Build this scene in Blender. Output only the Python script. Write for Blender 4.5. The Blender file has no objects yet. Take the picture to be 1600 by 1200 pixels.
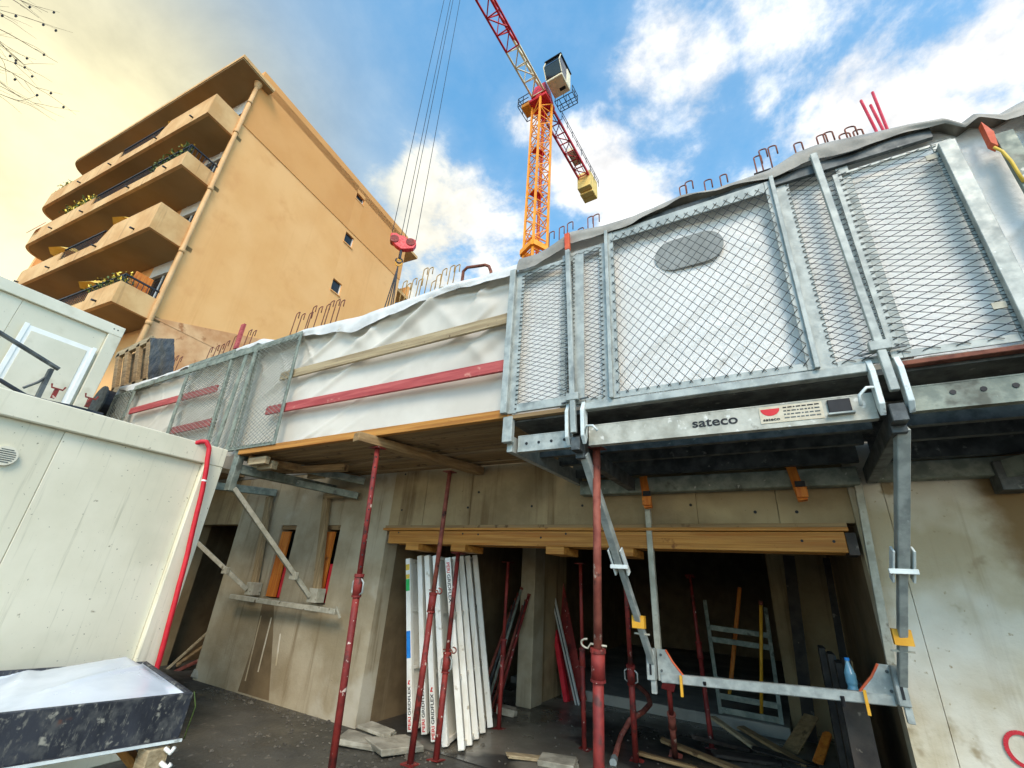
import bpy, bmesh, math, random
from mathutils import Vector, Matrix, noise
R = math.radians
random.seed(7)
scene = bpy.context.scene
COL = scene.collection

# ------------------------------------------------------------------ camera
cam_data = bpy.data.cameras.new('camera')
cam = bpy.data.objects.new('camera', cam_data); COL.objects.link(cam)
cam_data.sensor_width = 36.0; cam_data.lens = 15.54
cam_data.clip_start = 0.05; cam_data.clip_end = 3000
RIGHT = Vector((0.86734, 0.49422, 0.05880)); UP = Vector((0.15498, -0.38045, 0.91172)); FWD = Vector((-0.47296, 0.78166, 0.40658))
cm = Matrix((RIGHT, UP, -FWD)).transposed().to_4x4(); cm.translation = (0, 0, 1.6)
cam.matrix_world = cm
scene.camera = cam
scene.render.resolution_x = 1024; scene.render.resolution_y = 768

# ------------------------------------------------------------------ sky
SUN_AZ, SUN_EL = R(-56), R(42)          # azimuth from +X, counter-clockwise
SUN_DIR = Vector((math.cos(SUN_EL)*math.cos(SUN_AZ), math.cos(SUN_EL)*math.sin(SUN_AZ), math.sin(SUN_EL)))
world = bpy.data.worlds.new('World'); scene.world = world; world.use_nodes = True
wn = world.node_tree; wn.nodes.clear(); L = wn.links.new
def N(t, **k):
    n = wn.nodes.new(t)
    for a, b in k.items(): setattr(n, a, b)
    return n
def wmath(op, a, b=None, clamp=False):
    n = N('ShaderNodeMath', operation=op, use_clamp=clamp)
    for i, v in enumerate((a, b)):
        if v is None: continue
        if isinstance(v, (int, float)): n.inputs[i].default_value = v
        else: L(v, n.inputs[i])
    return n.outputs[0]
sky = N('ShaderNodeTexSky', sky_type='NISHITA', sun_disc=False, sun_elevation=SUN_EL, sun_rotation=R(90)-SUN_AZ,
        air_density=1.0, dust_density=0.6, ozone_density=2.2)
tc = N('ShaderNodeTexCoord')
nrm = N('ShaderNodeVectorMath', operation='NORMALIZE'); L(tc.outputs['Generated'], nrm.inputs[0])
DIRV = nrm.outputs[0]
def wdot(v):
    n = N('ShaderNodeVectorMath', operation='DOT_PRODUCT'); L(DIRV, n.inputs[0]); n.inputs[1].default_value = v
    return n.outputs['Value']
def wramp(val, a, b, lo=0.0, hi=1.0):
    n = N('ShaderNodeMapRange', interpolation_type='SMOOTHSTEP'); L(val, n.inputs[0])
    for i, v in enumerate((a, b, lo, hi)): n.inputs[i+1].default_value = v
    return n.outputs[0]
sep = N('ShaderNodeSeparateXYZ'); L(DIRV, sep.inputs[0])
den = wmath('ADD', wmath('MAXIMUM', sep.outputs[2], 0.0), 0.35)
dv = N('ShaderNodeVectorMath', operation='DIVIDE'); L(DIRV, dv.inputs[0])
cmb = N('ShaderNodeCombineXYZ')
for i in range(3): L(den, cmb.inputs[i])
L(cmb.outputs[0], dv.inputs[1])
def wnoise(scale, detail, rough, off=(0, 0, 0), dist=0.0):
    mp = N('ShaderNodeMapping'); L(dv.outputs[0], mp.inputs[0]); mp.inputs['Location'].default_value = off
    n = N('ShaderNodeTexNoise'); L(mp.outputs[0], n.inputs['Vector'])
    n.inputs['Scale'].default_value = scale; n.inputs['Detail'].default_value = detail; n.inputs['Roughness'].default_value = rough
    n.inputs['Distortion'].default_value = dist
    return n.outputs['Fac']
n1 = wnoise(4.2, 9, 0.60, (3.1, 1.7, 0.4), 0.3)
n2 = wnoise(11, 7, 0.62, (0.3, 5.2, 2.0))
n3 = wnoise(1.5, 4, 0.5, (7.7, 0.2, 1.0))
fluff = wmath('ADD', wmath('MULTIPLY', n1, 1.25), wmath('SUBTRACT', wmath('MULTIPLY', n2, 0.55), 0.42))
# heaped clouds where they stand in the sky: centre direction, angular radius in degrees, weight
CLOUDS = [((-0.042, 0.556, 0.830), 6.5, 0.50), ((-0.034, 0.632, 0.774), 6.5, 0.42), ((-0.202, 0.596, 0.777), 5.5, 0.50), ((-0.137, 0.673, 0.727), 6.0, 0.34), ((0.025, 0.492, 0.870), 7.5, 0.32),
          ((0.174, 0.608, 0.775), 9, 0.40), ((0.313, 0.592, 0.743), 13, 0.52), ((0.342, 0.662, 0.667), 12, 0.52), ((0.054, 0.646, 0.761), 5, 0.25), ((-0.309, 0.483, 0.819), 3.0, 0.36),
          ((-0.514, 0.548, 0.660), 9, 0.36), ((-0.171, 0.420, 0.891), 4, 0.10), ((0.404, 0.719, 0.565), 12, 0.4), ((0.248, 0.691, 0.679), 6, 0.28), ((0.060, 0.720, 0.692), 8, 0.30)]
blob = None
for d, rad, w in CLOUDS:
    m = wramp(wdot(d), math.cos(R(rad*1.5)), 1.0, 0.0, w)
    blob = m if blob is None else wmath('MAXIMUM', blob, m)
GLOW = (-0.901, 0.029, 0.433)
sund = wdot(GLOW)
cover = wmath('ADD', fluff, blob)
cover = wmath('ADD', cover, wmath('MULTIPLY', wmath('SUBTRACT', n3, 0.5), 0.35))
mask = wmath('ADD', wmath('MULTIPLY', wramp(cover, 0.68, 0.98), 0.86), wramp(cover, 0.35, 0.85, 0.03, 0.14))
shade = wramp(n2, 0.25, 0.75, 0.82, 1.18)
warm = wramp(sund, 0.60, 0.92)
ccol = N('ShaderNodeMix', data_type='RGBA'); L(warm, ccol.inputs['Factor'])
ccol.inputs['A'].default_value = (1.0, 1.0, 1.0, 1); ccol.inputs['B'].default_value = (1.0, 0.93, 0.70, 1)
cmul = N('ShaderNodeVectorMath', operation='SCALE'); L(ccol.outputs['Result'], cmul.inputs[0]); L(wmath('MULTIPLY', shade, 12.0), cmul.inputs['Scale'])
# thin even veil that thickens and brightens toward the glow at the left
vfac = wmath('MULTIPLY', wramp(sund, 0.72, 0.965, 0.0, 0.94), wramp(n3, 0.2, 0.8, 0.88, 1.06), True)
vcol = N('ShaderNodeMix', data_type='RGBA'); L(wramp(sund, 0.83, 0.985), vcol.inputs['Factor'])
vcol.inputs['A'].default_value = (0.80, 0.93, 1.0, 1); vcol.inputs['B'].default_value = (1.0, 0.88, 0.50, 1)
vstr = wmath('MULTIPLY', wramp(n1, 0.25, 0.75, 0.84, 1.2), wmath('ADD', 7.2, wmath('MULTIPLY', wramp(sund, 0.90, 1.0), 6.5)))
vmul = N('ShaderNodeVectorMath', operation='SCALE'); L(vcol.outputs['Result'], vmul.inputs[0]); L(vstr, vmul.inputs['Scale'])
hsv = N('ShaderNodeHueSaturation'); hsv.inputs['Hue'].default_value = 0.480; hsv.inputs['Saturation'].default_value = 1.22; hsv.inputs['Value'].default_value = 4.1
L(sky.outputs[0], hsv.inputs['Color'])
mixs = N('ShaderNodeMix', data_type='RGBA'); L(mask, mixs.inputs['Factor']); L(hsv.outputs[0], mixs.inputs['A']); L(cmul.outputs[0], mixs.inputs['B'])
mixv = N('ShaderNodeMix', data_type='RGBA'); L(vfac, mixv.inputs['Factor']); L(mixs.outputs['Result'], mixv.inputs['A']); L(vmul.outputs[0], mixv.inputs['B'])
bg = N('ShaderNodeBackground'); L(mixv.outputs['Result'], bg.inputs['Color']); bg.inputs['Strength'].default_value = 0.10
wo = N('ShaderNodeOutputWorld'); L(bg.outputs[0], wo.inputs['Surface'])

# ------------------------------------------------------------------ fill light (added behind the camera, wide and soft, to brighten facing surfaces)
sd = bpy.data.lights.new('sun', 'SUN'); sd.energy = 3.1; sd.angle = R(22); sd.color = (1.0, 0.86, 0.68)
so = bpy.data.objects.new('sun', sd); COL.objects.link(so)
so.rotation_euler = (-SUN_DIR).to_track_quat('-Z', 'Y').to_euler(); so.location = (0, 0, 30)

vs = scene.view_settings
vs.view_transform = 'Standard'; vs.look = 'None'; vs.exposure = -0.1; vs.gamma = 1.0; vs.use_curve_mapping = False

# ------------------------------------------------------------------ materials
def c(r, g, b):
    f = lambda v: (v/255/12.92) if v/255 <= 0.04045 else ((v/255+0.055)/1.055)**2.4
    return (f(r), f(g), f(b), 1)
def mat(name, c1, c2, scale=6, rough=0.7, metal=0.0, bump=0.15, bscale=None, stretch=(1, 1, 1), spots=None, streak=None, rvar=0.1, spec=0.4, lo=0.35, hi=0.65, trans=0, bdist=0.01, dark_side=None, rand=True):
    m = bpy.data.materials.new(name); m.use_nodes = True
    nt = m.node_tree; b = nt.nodes['Principled BSDF']; lk = nt.links.new
    def nd(t, **k):
        n = nt.nodes.new(t)
        for a, v in k.items(): setattr(n, a, v)
        return n
    t = nd('ShaderNodeTexCoord'); oi = nd('ShaderNodeObjectInfo')
    rv = nd('ShaderNodeVectorMath', operation='SCALE'); rv.inputs[0].default_value = (13.1, 7.7, 9.3); rv.inputs['Scale'].default_value = 0.3
    if rand: lk(oi.outputs['Random'], rv.inputs['Scale'])
    ad = nd('ShaderNodeVectorMath', operation='ADD'); lk(t.outputs['Object'], ad.inputs[0]); lk(rv.outputs[0], ad.inputs[1])
    mp = nd('ShaderNodeMapping'); lk(ad.outputs[0], mp.inputs[0]); mp.inputs['Scale'].default_value = stretch
    def ns(sc, det=6, ro=0.6, vec=None):
        n = nd('ShaderNodeTexNoise'); lk((vec or mp).outputs[0], n.inputs['Vector']); n.inputs['Scale'].default_value = sc
        n.inputs['Detail'].default_value = det; n.inputs['Roughness'].default_value = ro; return n.outputs['Fac']
    def ramp(v, a, bb):
        n = nd('ShaderNodeMapRange', interpolation_type='SMOOTHSTEP'); lk(v, n.inputs[0]); n.inputs[1].default_value = a; n.inputs[2].default_value = bb
        return n.outputs[0]
    def mix(f, A, B):
        n = nd('ShaderNodeMix', data_type='RGBA'); lk(f, n.inputs['Factor'])
        for k, v in (('A', A), ('B', B)):
            if isinstance(v, tuple): n.inputs[k].default_value = v
            else: lk(v, n.inputs[k])
        return n.outputs['Result']
    base = ns(scale)
    col = mix(ramp(base, lo, hi), c1, c2)
    if streak:      # (colour, scale, a, b): runs down the surface
        sm = nd('ShaderNodeMapping'); lk(ad.outputs[0], sm.inputs[0]); sm.inputs['Scale'].default_value = streak[4] if len(streak) > 4 else (1, 1, 0.06)
        col = mix(ramp(ns(streak[1], 5, 0.65, sm), streak[2], streak[3]), col, streak[0])
    if spots:       # list of (colour, scale, a, b)
        for s in spots:
            col = mix(ramp(ns(s[1], 4, 0.55, ad), s[2], s[3]), col, s[0])
    if dark_side:        # darker area past a slanted line: (colour, kx, kz, limit) in object space, edge broken up by noise
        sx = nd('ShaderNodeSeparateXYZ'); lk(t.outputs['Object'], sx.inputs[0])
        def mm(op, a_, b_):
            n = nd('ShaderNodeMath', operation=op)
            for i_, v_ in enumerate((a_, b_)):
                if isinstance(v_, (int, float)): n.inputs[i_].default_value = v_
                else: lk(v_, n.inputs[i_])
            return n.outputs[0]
        ed = mm('ADD', mm('MULTIPLY', sx.outputs[0], dark_side[1]), mm('MULTIPLY', sx.outputs[2], dark_side[2]))
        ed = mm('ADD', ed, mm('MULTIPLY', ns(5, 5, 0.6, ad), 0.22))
        col = mix(ramp(ed, dark_side[3]-0.08, dark_side[3]+0.12), col, dark_side[0])
    lk(col, b.inputs['Base Color'])
    rn = nd('ShaderNodeMapRange'); lk(ns(scale*1.7, 4), rn.inputs[0]); rn.inputs[1].default_value = 0.3; rn.inputs[2].default_value = 0.7
    rn.inputs[3].default_value = max(0.02, rough-rvar); rn.inputs[4].default_value = min(1, rough+rvar); lk(rn.outputs[0], b.inputs['Roughness'])
    b.inputs['Metallic'].default_value = metal; b.inputs['Specular IOR Level'].default_value = spec
    if bump:
        bn = nd('ShaderNodeBump'); bn.inputs['Strength'].default_value = bump; bn.inputs['Distance'].default_value = bdist
        lk(ns(bscale or scale*5, 5), bn.inputs['Height']); lk(bn.outputs[0], b.inputs['Normal'])
    if trans:
        tr = nd('ShaderNodeBsdfTranslucent'); lk(col, tr.inputs['Color']); ms = nd('ShaderNodeMixShader'); ms.inputs[0].default_value = trans
        lk(b.outputs[0], ms.inputs[1]); lk(tr.outputs[0], ms.inputs[2]); lk(ms.outputs[0], nt.nodes['Material Output'].inputs['Surface'])
    return m
MT = {}
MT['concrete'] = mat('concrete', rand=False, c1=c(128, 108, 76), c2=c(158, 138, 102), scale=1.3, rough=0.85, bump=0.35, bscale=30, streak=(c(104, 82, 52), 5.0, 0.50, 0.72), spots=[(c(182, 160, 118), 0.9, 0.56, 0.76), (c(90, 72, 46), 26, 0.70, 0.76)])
MT['concrete_pale'] = mat('concrete_pale', rand=False, c1=c(142, 128, 100), c2=c(168, 156, 130), scale=1.6, rough=0.85, bump=0.35, bscale=30, streak=(c(120, 104, 76), 6.0, 0.52, 0.74), spots=[(c(182, 174, 154), 1.1, 0.55, 0.72), (c(104, 94, 74), 26, 0.70, 0.76)])
MT['concrete_two_tone'] = mat('concrete_two_tone', rand=False, c1=c(176, 160, 128), c2=c(200, 188, 160), scale=1.6, rough=0.85, bump=0.5, bscale=22, streak=(c(152, 132, 98), 7.0, 0.5, 0.72, (1, 1, 0.05)), spots=[(c(216, 210, 194), 0.8, 0.50, 0.72), (c(160, 142, 110), 24, 0.66, 0.76), (c(150, 132, 100), 3.5, 0.60, 0.72)], dark_side=(c(128, 102, 66), 1.0, 0.15, 3.72))
MT['concrete_dark'] = mat('concrete_dark', rand=False, c1=c(98, 82, 58), c2=c(120, 102, 74), scale=2.2, rough=0.7, bump=0.25, bscale=30, streak=(c(140, 124, 96), 6.0, 0.55, 0.8))  # dark concrete, also used as painted-in shade on the garage's inner walls
MT['concrete_grey'] = mat('concrete_grey', c(112, 110, 102), c(146, 142, 130), 1.6, 0.85, bump=0.35, bscale=25)
MT['ground'] = mat('ground', c(58, 56, 49), c(84, 81, 72), 0.9, 0.55, bump=0.6, bscale=14, spots=[(c(48, 46, 42), 0.55, 0.50, 0.62), (c(128, 120, 106), 9, 0.62, 0.75)], rvar=0.3, bdist=0.02)
MT['floor'] = mat('floor', c(86, 82, 72), c(116, 111, 99), 0.9, 0.4, bump=0.2, bscale=14, spots=[(c(52, 50, 46), 0.7, 0.48, 0.56)], rvar=0.3)
MT['galv'] = mat('galvanised_steel', c(142, 147, 141), c(172, 176, 168), 11, 0.5, metal=0.15, bump=0.08, spots=[(c(116, 122, 118), 4, 0.58, 0.75), (c(188, 192, 186), 34, 0.66, 0.76)])
MT['galv_old'] = mat('weathered_steel', c(104, 112, 102), c(140, 146, 132), 10, 0.6, metal=0.2, bump=0.12, spots=[(c(84, 86, 76), 5, 0.58, 0.7), (c(180, 180, 168), 24, 0.68, 0.74)])
MT['steel_pale'] = mat('pale_steel', c(150, 146, 128), c(180, 175, 156), 9, 0.6, metal=0.1, bump=0.15, spots=[(c(98, 88, 68), 9, 0.58, 0.72)])
MT['steel_light'] = mat('bright_zinc', c(196, 204, 200), c(216, 222, 216), 9, 0.5, metal=0.1, bump=0.1, spots=[(c(150, 154, 148), 12, 0.62, 0.72)])
MT['steel_dark'] = mat('dark_steel', c(58, 62, 62), c(92, 96, 94), 9, 0.55, metal=0.3, bump=0.1, spots=[(c(130, 132, 126), 16, 0.64, 0.74)])
MT['beam'] = mat('dirty_beam_paint', c(150, 148, 134), c(184, 182, 168), 7, 0.6, metal=0.1, bump=0.15, spots=[(c(206, 204, 194), 18, 0.60, 0.70), (c(88, 82, 70), 8, 0.64, 0.74)])
MT['wire'] = mat('mesh_wire', c(46, 49, 50), c(66, 69, 70), 20, 0.6, metal=0.0, bump=0, spec=0.2)
MT['wire_old'] = mat('old_mesh_wire', c(112, 116, 106), c(146, 148, 138), 20, 0.6, metal=0.2, bump=0)
MT['tarp'] = mat('white_tarpaulin', c(204, 197, 182), c(220, 214, 200), 1.0, 0.42, bump=0.12, bscale=60, spots=[(c(190, 180, 162), 1.6, 0.60, 0.80)], trans=0.15, spec=0.5, bdist=0.004)
MT['tarp_thick'] = mat('padded_tarpaulin', c(232, 229, 220), c(243, 240, 232), 1.5, 0.42, bump=0.55, bscale=34, spots=[(c(196, 190, 178), 4.5, 0.62, 0.76)], trans=0.15, spec=0.5, bdist=0.012)
MT['hem_pale'] = mat('tarpaulin_hem', c(190, 190, 186), c(212, 210, 204), 3, 0.55, bump=0.4, bscale=14)
MT['hem_grey'] = mat('grey_tarpaulin_hem', c(128, 124, 114), c(158, 152, 140), 3, 0.6, bump=0.5, bscale=14, spots=[(c(112, 106, 96), 5, 0.6, 0.74)])  # hem greyer and darker than the sheet
MT['wood_grey'] = mat('grey_timber', c(136, 118, 88), c(170, 152, 118), 5, 0.8, bump=0.4, stretch=(0.25, 4, 6), spots=[(c(100, 82, 58), 16, 0.64, 0.72)])
MT['wood_yellow'] = mat('yellow_timber', c(150, 96, 32), c(186, 130, 58), 4, 0.65, bump=0.3, stretch=(0.2, 4, 7), spots=[(c(120, 72, 22), 7, 0.66, 0.74)], streak=(c(160, 96, 28), 9, 0.52, 0.7, (0.12, 3, 4)))
MT['wood_brown'] = mat('brown_timber', c(120, 96, 64), c(152, 124, 84), 4, 0.8, bump=0.4, stretch=(0.2, 4, 7), spots=[(c(84, 62, 38), 8, 0.6, 0.72)])
MT['wood_cross'] = mat('brown_joist', c(126, 98, 62), c(156, 126, 84), 4, 0.8, bump=0.4, stretch=(4, 0.25, 7))
MT['wood_vert'] = mat('upright_timber', c(128, 108, 76), c(156, 134, 98), 5, 0.8, bump=0.3, stretch=(5, 5, 0.3), spots=[(c(92, 72, 46), 10, 0.62, 0.74)])
MT['wood_dark'] = mat('dark_ply', c(40, 36, 32), c(66, 58, 50), 5, 0.75, bump=0.3, spots=[(c(118, 108, 94), 12, 0.66, 0.74)])
MT['wood_orange'] = mat('orange_timber', c(186, 96, 26), c(208, 126, 44), 5, 0.65, bump=0.3, stretch=(5, 5, 0.4), spots=[(c(110, 56, 18), 9, 0.62, 0.74)])
MT['red_plank'] = mat('red_plank', c(150, 58, 58), c(176, 84, 80), 4, 0.75, bump=0.3, stretch=(0.4, 4, 6), spots=[(c(190, 128, 112), 11, 0.62, 0.72)])
MT['red_prop'] = mat('red_prop_paint', c(104, 28, 25), c(134, 44, 36), 6, 0.65, bump=0.3, spots=[(c(196, 176, 160), 17, 0.64, 0.70), (c(74, 32, 26), 9, 0.55, 0.68)])
MT['rust_prop'] = mat('rusty_prop', c(112, 52, 40), c(142, 78, 62), 8, 0.75, bump=0.3, spots=[(c(172, 152, 134), 13, 0.64, 0.72), (c(60, 32, 26), 9, 0.58, 0.7)])
MT['rust'] = mat('rusty_rebar', c(96, 52, 40), c(130, 78, 58), 12, 0.8, bump=0.2)
MT['rebar_tan'] = mat('tan_rebar', c(150, 116, 62), c(176, 142, 84), 12, 0.8, bump=0.2)
MT['red'] = mat('bright_red', c(186, 26, 40), c(206, 44, 54), 7, 0.5, bump=0.1, spots=[(c(130, 20, 30), 10, 0.62, 0.72)])
MT['red_rod'] = mat('red_rod', c(190, 40, 62), c(206, 66, 82), 7, 0.6, bump=0.1)
MT['orange_paint'] = mat('orange_paint', c(196, 78, 42), c(216, 104, 62), 9, 0.6, bump=0.1)
MT['cont'] = mat('container_paint', c(214, 207, 180), c(226, 219, 194), 0.9, 0.5, bump=0.12, bscale=9, spots=[(c(206, 200, 174), 1.4, 0.55, 0.78), (c(128, 120, 98), 40, 0.685, 0.73), (c(150, 140, 114), 13, 0.70, 0.76)], streak=(c(190, 184, 158), 7, 0.56, 0.75, (3, 3, 0.12)))
MT['cont_up'] = mat('container_paint_clean', c(206, 200, 176), c(218, 211, 188), 0.9, 0.5, bump=0.08, bscale=9, spots=[(c(190, 182, 156), 1.8, 0.55, 0.75), (c(130, 122, 100), 30, 0.70, 0.75)])
MT['white_pvc'] = mat('white_frame', c(232, 230, 220), c(240, 238, 230), 4, 0.4, bump=0.03)
MT['hose'] = mat('red_hose', c(186, 24, 38), c(204, 40, 50), 9, 0.5, bump=0.15)
MT['stucco'] = mat('orange_stucco', c(224, 166, 102), c(232, 178, 116), 0.35, 0.9, bump=0.2, bscale=14, spots=[(c(218, 158, 96), 0.9, 0.55, 0.78)], streak=(c(214, 154, 92), 1.6, 0.55, 0.8, (1, 1, 0.04)))
MT['stucco_deep'] = mat('orange_stucco_deep', c(210, 148, 84), c(218, 158, 94), 0.35, 0.9, bump=0.2, bscale=14)
MT['stucco_worn'] = mat('worn_stucco', c(196, 140, 92), c(222, 176, 128), 1.1, 0.9, bump=0.25, bscale=9, spots=[(c(168, 112, 70), 2.4, 0.58, 0.7)])
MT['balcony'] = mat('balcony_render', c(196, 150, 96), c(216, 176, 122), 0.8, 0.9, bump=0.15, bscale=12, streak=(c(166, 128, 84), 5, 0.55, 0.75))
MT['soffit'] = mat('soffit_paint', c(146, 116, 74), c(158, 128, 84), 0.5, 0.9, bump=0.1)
MT['pipe'] = mat('drain_pipe_paint', c(196, 152, 100), c(208, 166, 114), 2, 0.6, bump=0.05)
MT['white_wall'] = mat('white_render', c(206, 204, 196), c(220, 218, 210), 2, 0.8, bump=0.05)
MT['glass'] = mat('window_glass', c(26, 31, 36), c(40, 46, 50), 1.0, 0.10, bump=0, spec=0.35, rvar=0.02)
MT['iron'] = mat('black_iron', c(34, 36, 40), c(52, 54, 58), 6, 0.5, metal=0.3, bump=0)
MT['leaf'] = mat('leaf', c(46, 66, 22), c(88, 104, 36), 8, 0.7, bump=0)
MT['flower'] = mat('yellow_flower', c(226, 192, 60), c(236, 210, 96), 8, 0.7, bump=0)
MT['parasol'] = mat('yellow_canvas', c(236, 196, 92), c(244, 212, 120), 3, 0.8, bump=0.05, trans=0.3)
MT['crane_y'] = mat('crane_yellow', c(232, 140, 28), c(244, 162, 48), 2, 0.5, bump=0.05)
MT['crane_r'] = mat('crane_red', c(190, 30, 40), c(204, 46, 52), 2, 0.5, bump=0.05)
MT['crane_w'] = mat('crane_cream', c(224, 212, 176), c(234, 224, 192), 2, 0.5, bump=0.05)
MT['ballast'] = mat('ballast_concrete', c(216, 184, 104), c(228, 198, 122), 2, 0.8, bump=0.1)
MT['tray'] = mat('tray_black', c(32, 34, 40), c(52, 54, 60), 5, 0.6, bump=0.25, stretch=(1, 1, 0.35), spots=[(c(78, 78, 76), 9, 0.48, 0.66), (c(150, 146, 132), 16, 0.60, 0.72), (c(96, 58, 42), 7, 0.66, 0.76)], streak=(c(104, 102, 94), 30, 0.54, 0.68, (1.8, 1.8, 0.5)))
MT['liner'] = mat('plastic_liner', c(196, 202, 206), c(216, 220, 222), 1.6, 0.22, bump=0.12, bscale=5, spec=0.6)
MT['panel_w'] = mat('white_panel', c(222, 218, 204), c(238, 236, 226), 3, 0.5, bump=0.1, spots=[(c(170, 158, 132), 7, 0.64, 0.74)], streak=(c(196, 186, 160), 6, 0.56, 0.76))
MT['alu'] = mat('aluminium', c(178, 178, 170), c(200, 200, 192), 6, 0.45, metal=0.4, bump=0.05)
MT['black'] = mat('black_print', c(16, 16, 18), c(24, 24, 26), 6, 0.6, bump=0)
MT['text_red'] = mat('red_print', c(190, 30, 34), c(200, 40, 44), 6, 0.6, bump=0)
MT['label'] = mat('label_white', c(186, 174, 148), c(200, 190, 166), 20, 0.6, bump=0)
MT['tape_green'] = mat('green_tape', c(40, 166, 84), c(56, 182, 98), 8, 0.6, bump=0)
MT['tape_blue'] = mat('blue_tape', c(26, 116, 196), c(40, 136, 210), 8, 0.6, bump=0)
MT['tape_yellow'] = mat('yellow_tape', c(216, 176, 60), c(228, 192, 84), 8, 0.6, bump=0)
MT['yellow'] = mat('yellow_paint', c(206, 146, 30), c(220, 164, 48), 8, 0.6, bump=0.05)
MT['black_sheet'] = mat('black_sheeting', c(30, 33, 38), c(58, 62, 67), 4, 0.5, bump=0.8, bscale=8, bdist=0.04)
MT['bark'] = mat('twig_bark', c(74, 58, 44), c(104, 84, 64), 10, 0.85, bump=0.3)
MT['bottle'] = mat('blue_bottle_plastic', c(96, 150, 172), c(140, 186, 200), 6, 0.2, bump=0, spec=0.7)
MT['rubble'] = mat('rubble', c(128, 122, 106), c(166, 160, 142), 5, 0.9, bump=0.6, bscale=18)
MT['grit'] = mat('grit', c(70, 66, 58), c(104, 98, 86), 5, 0.9, bump=0.3)
MT['oval'] = mat('grey_print', c(132, 134, 128), c(150, 152, 146), 5, 0.6, bump=0.3, bscale=26)

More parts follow.
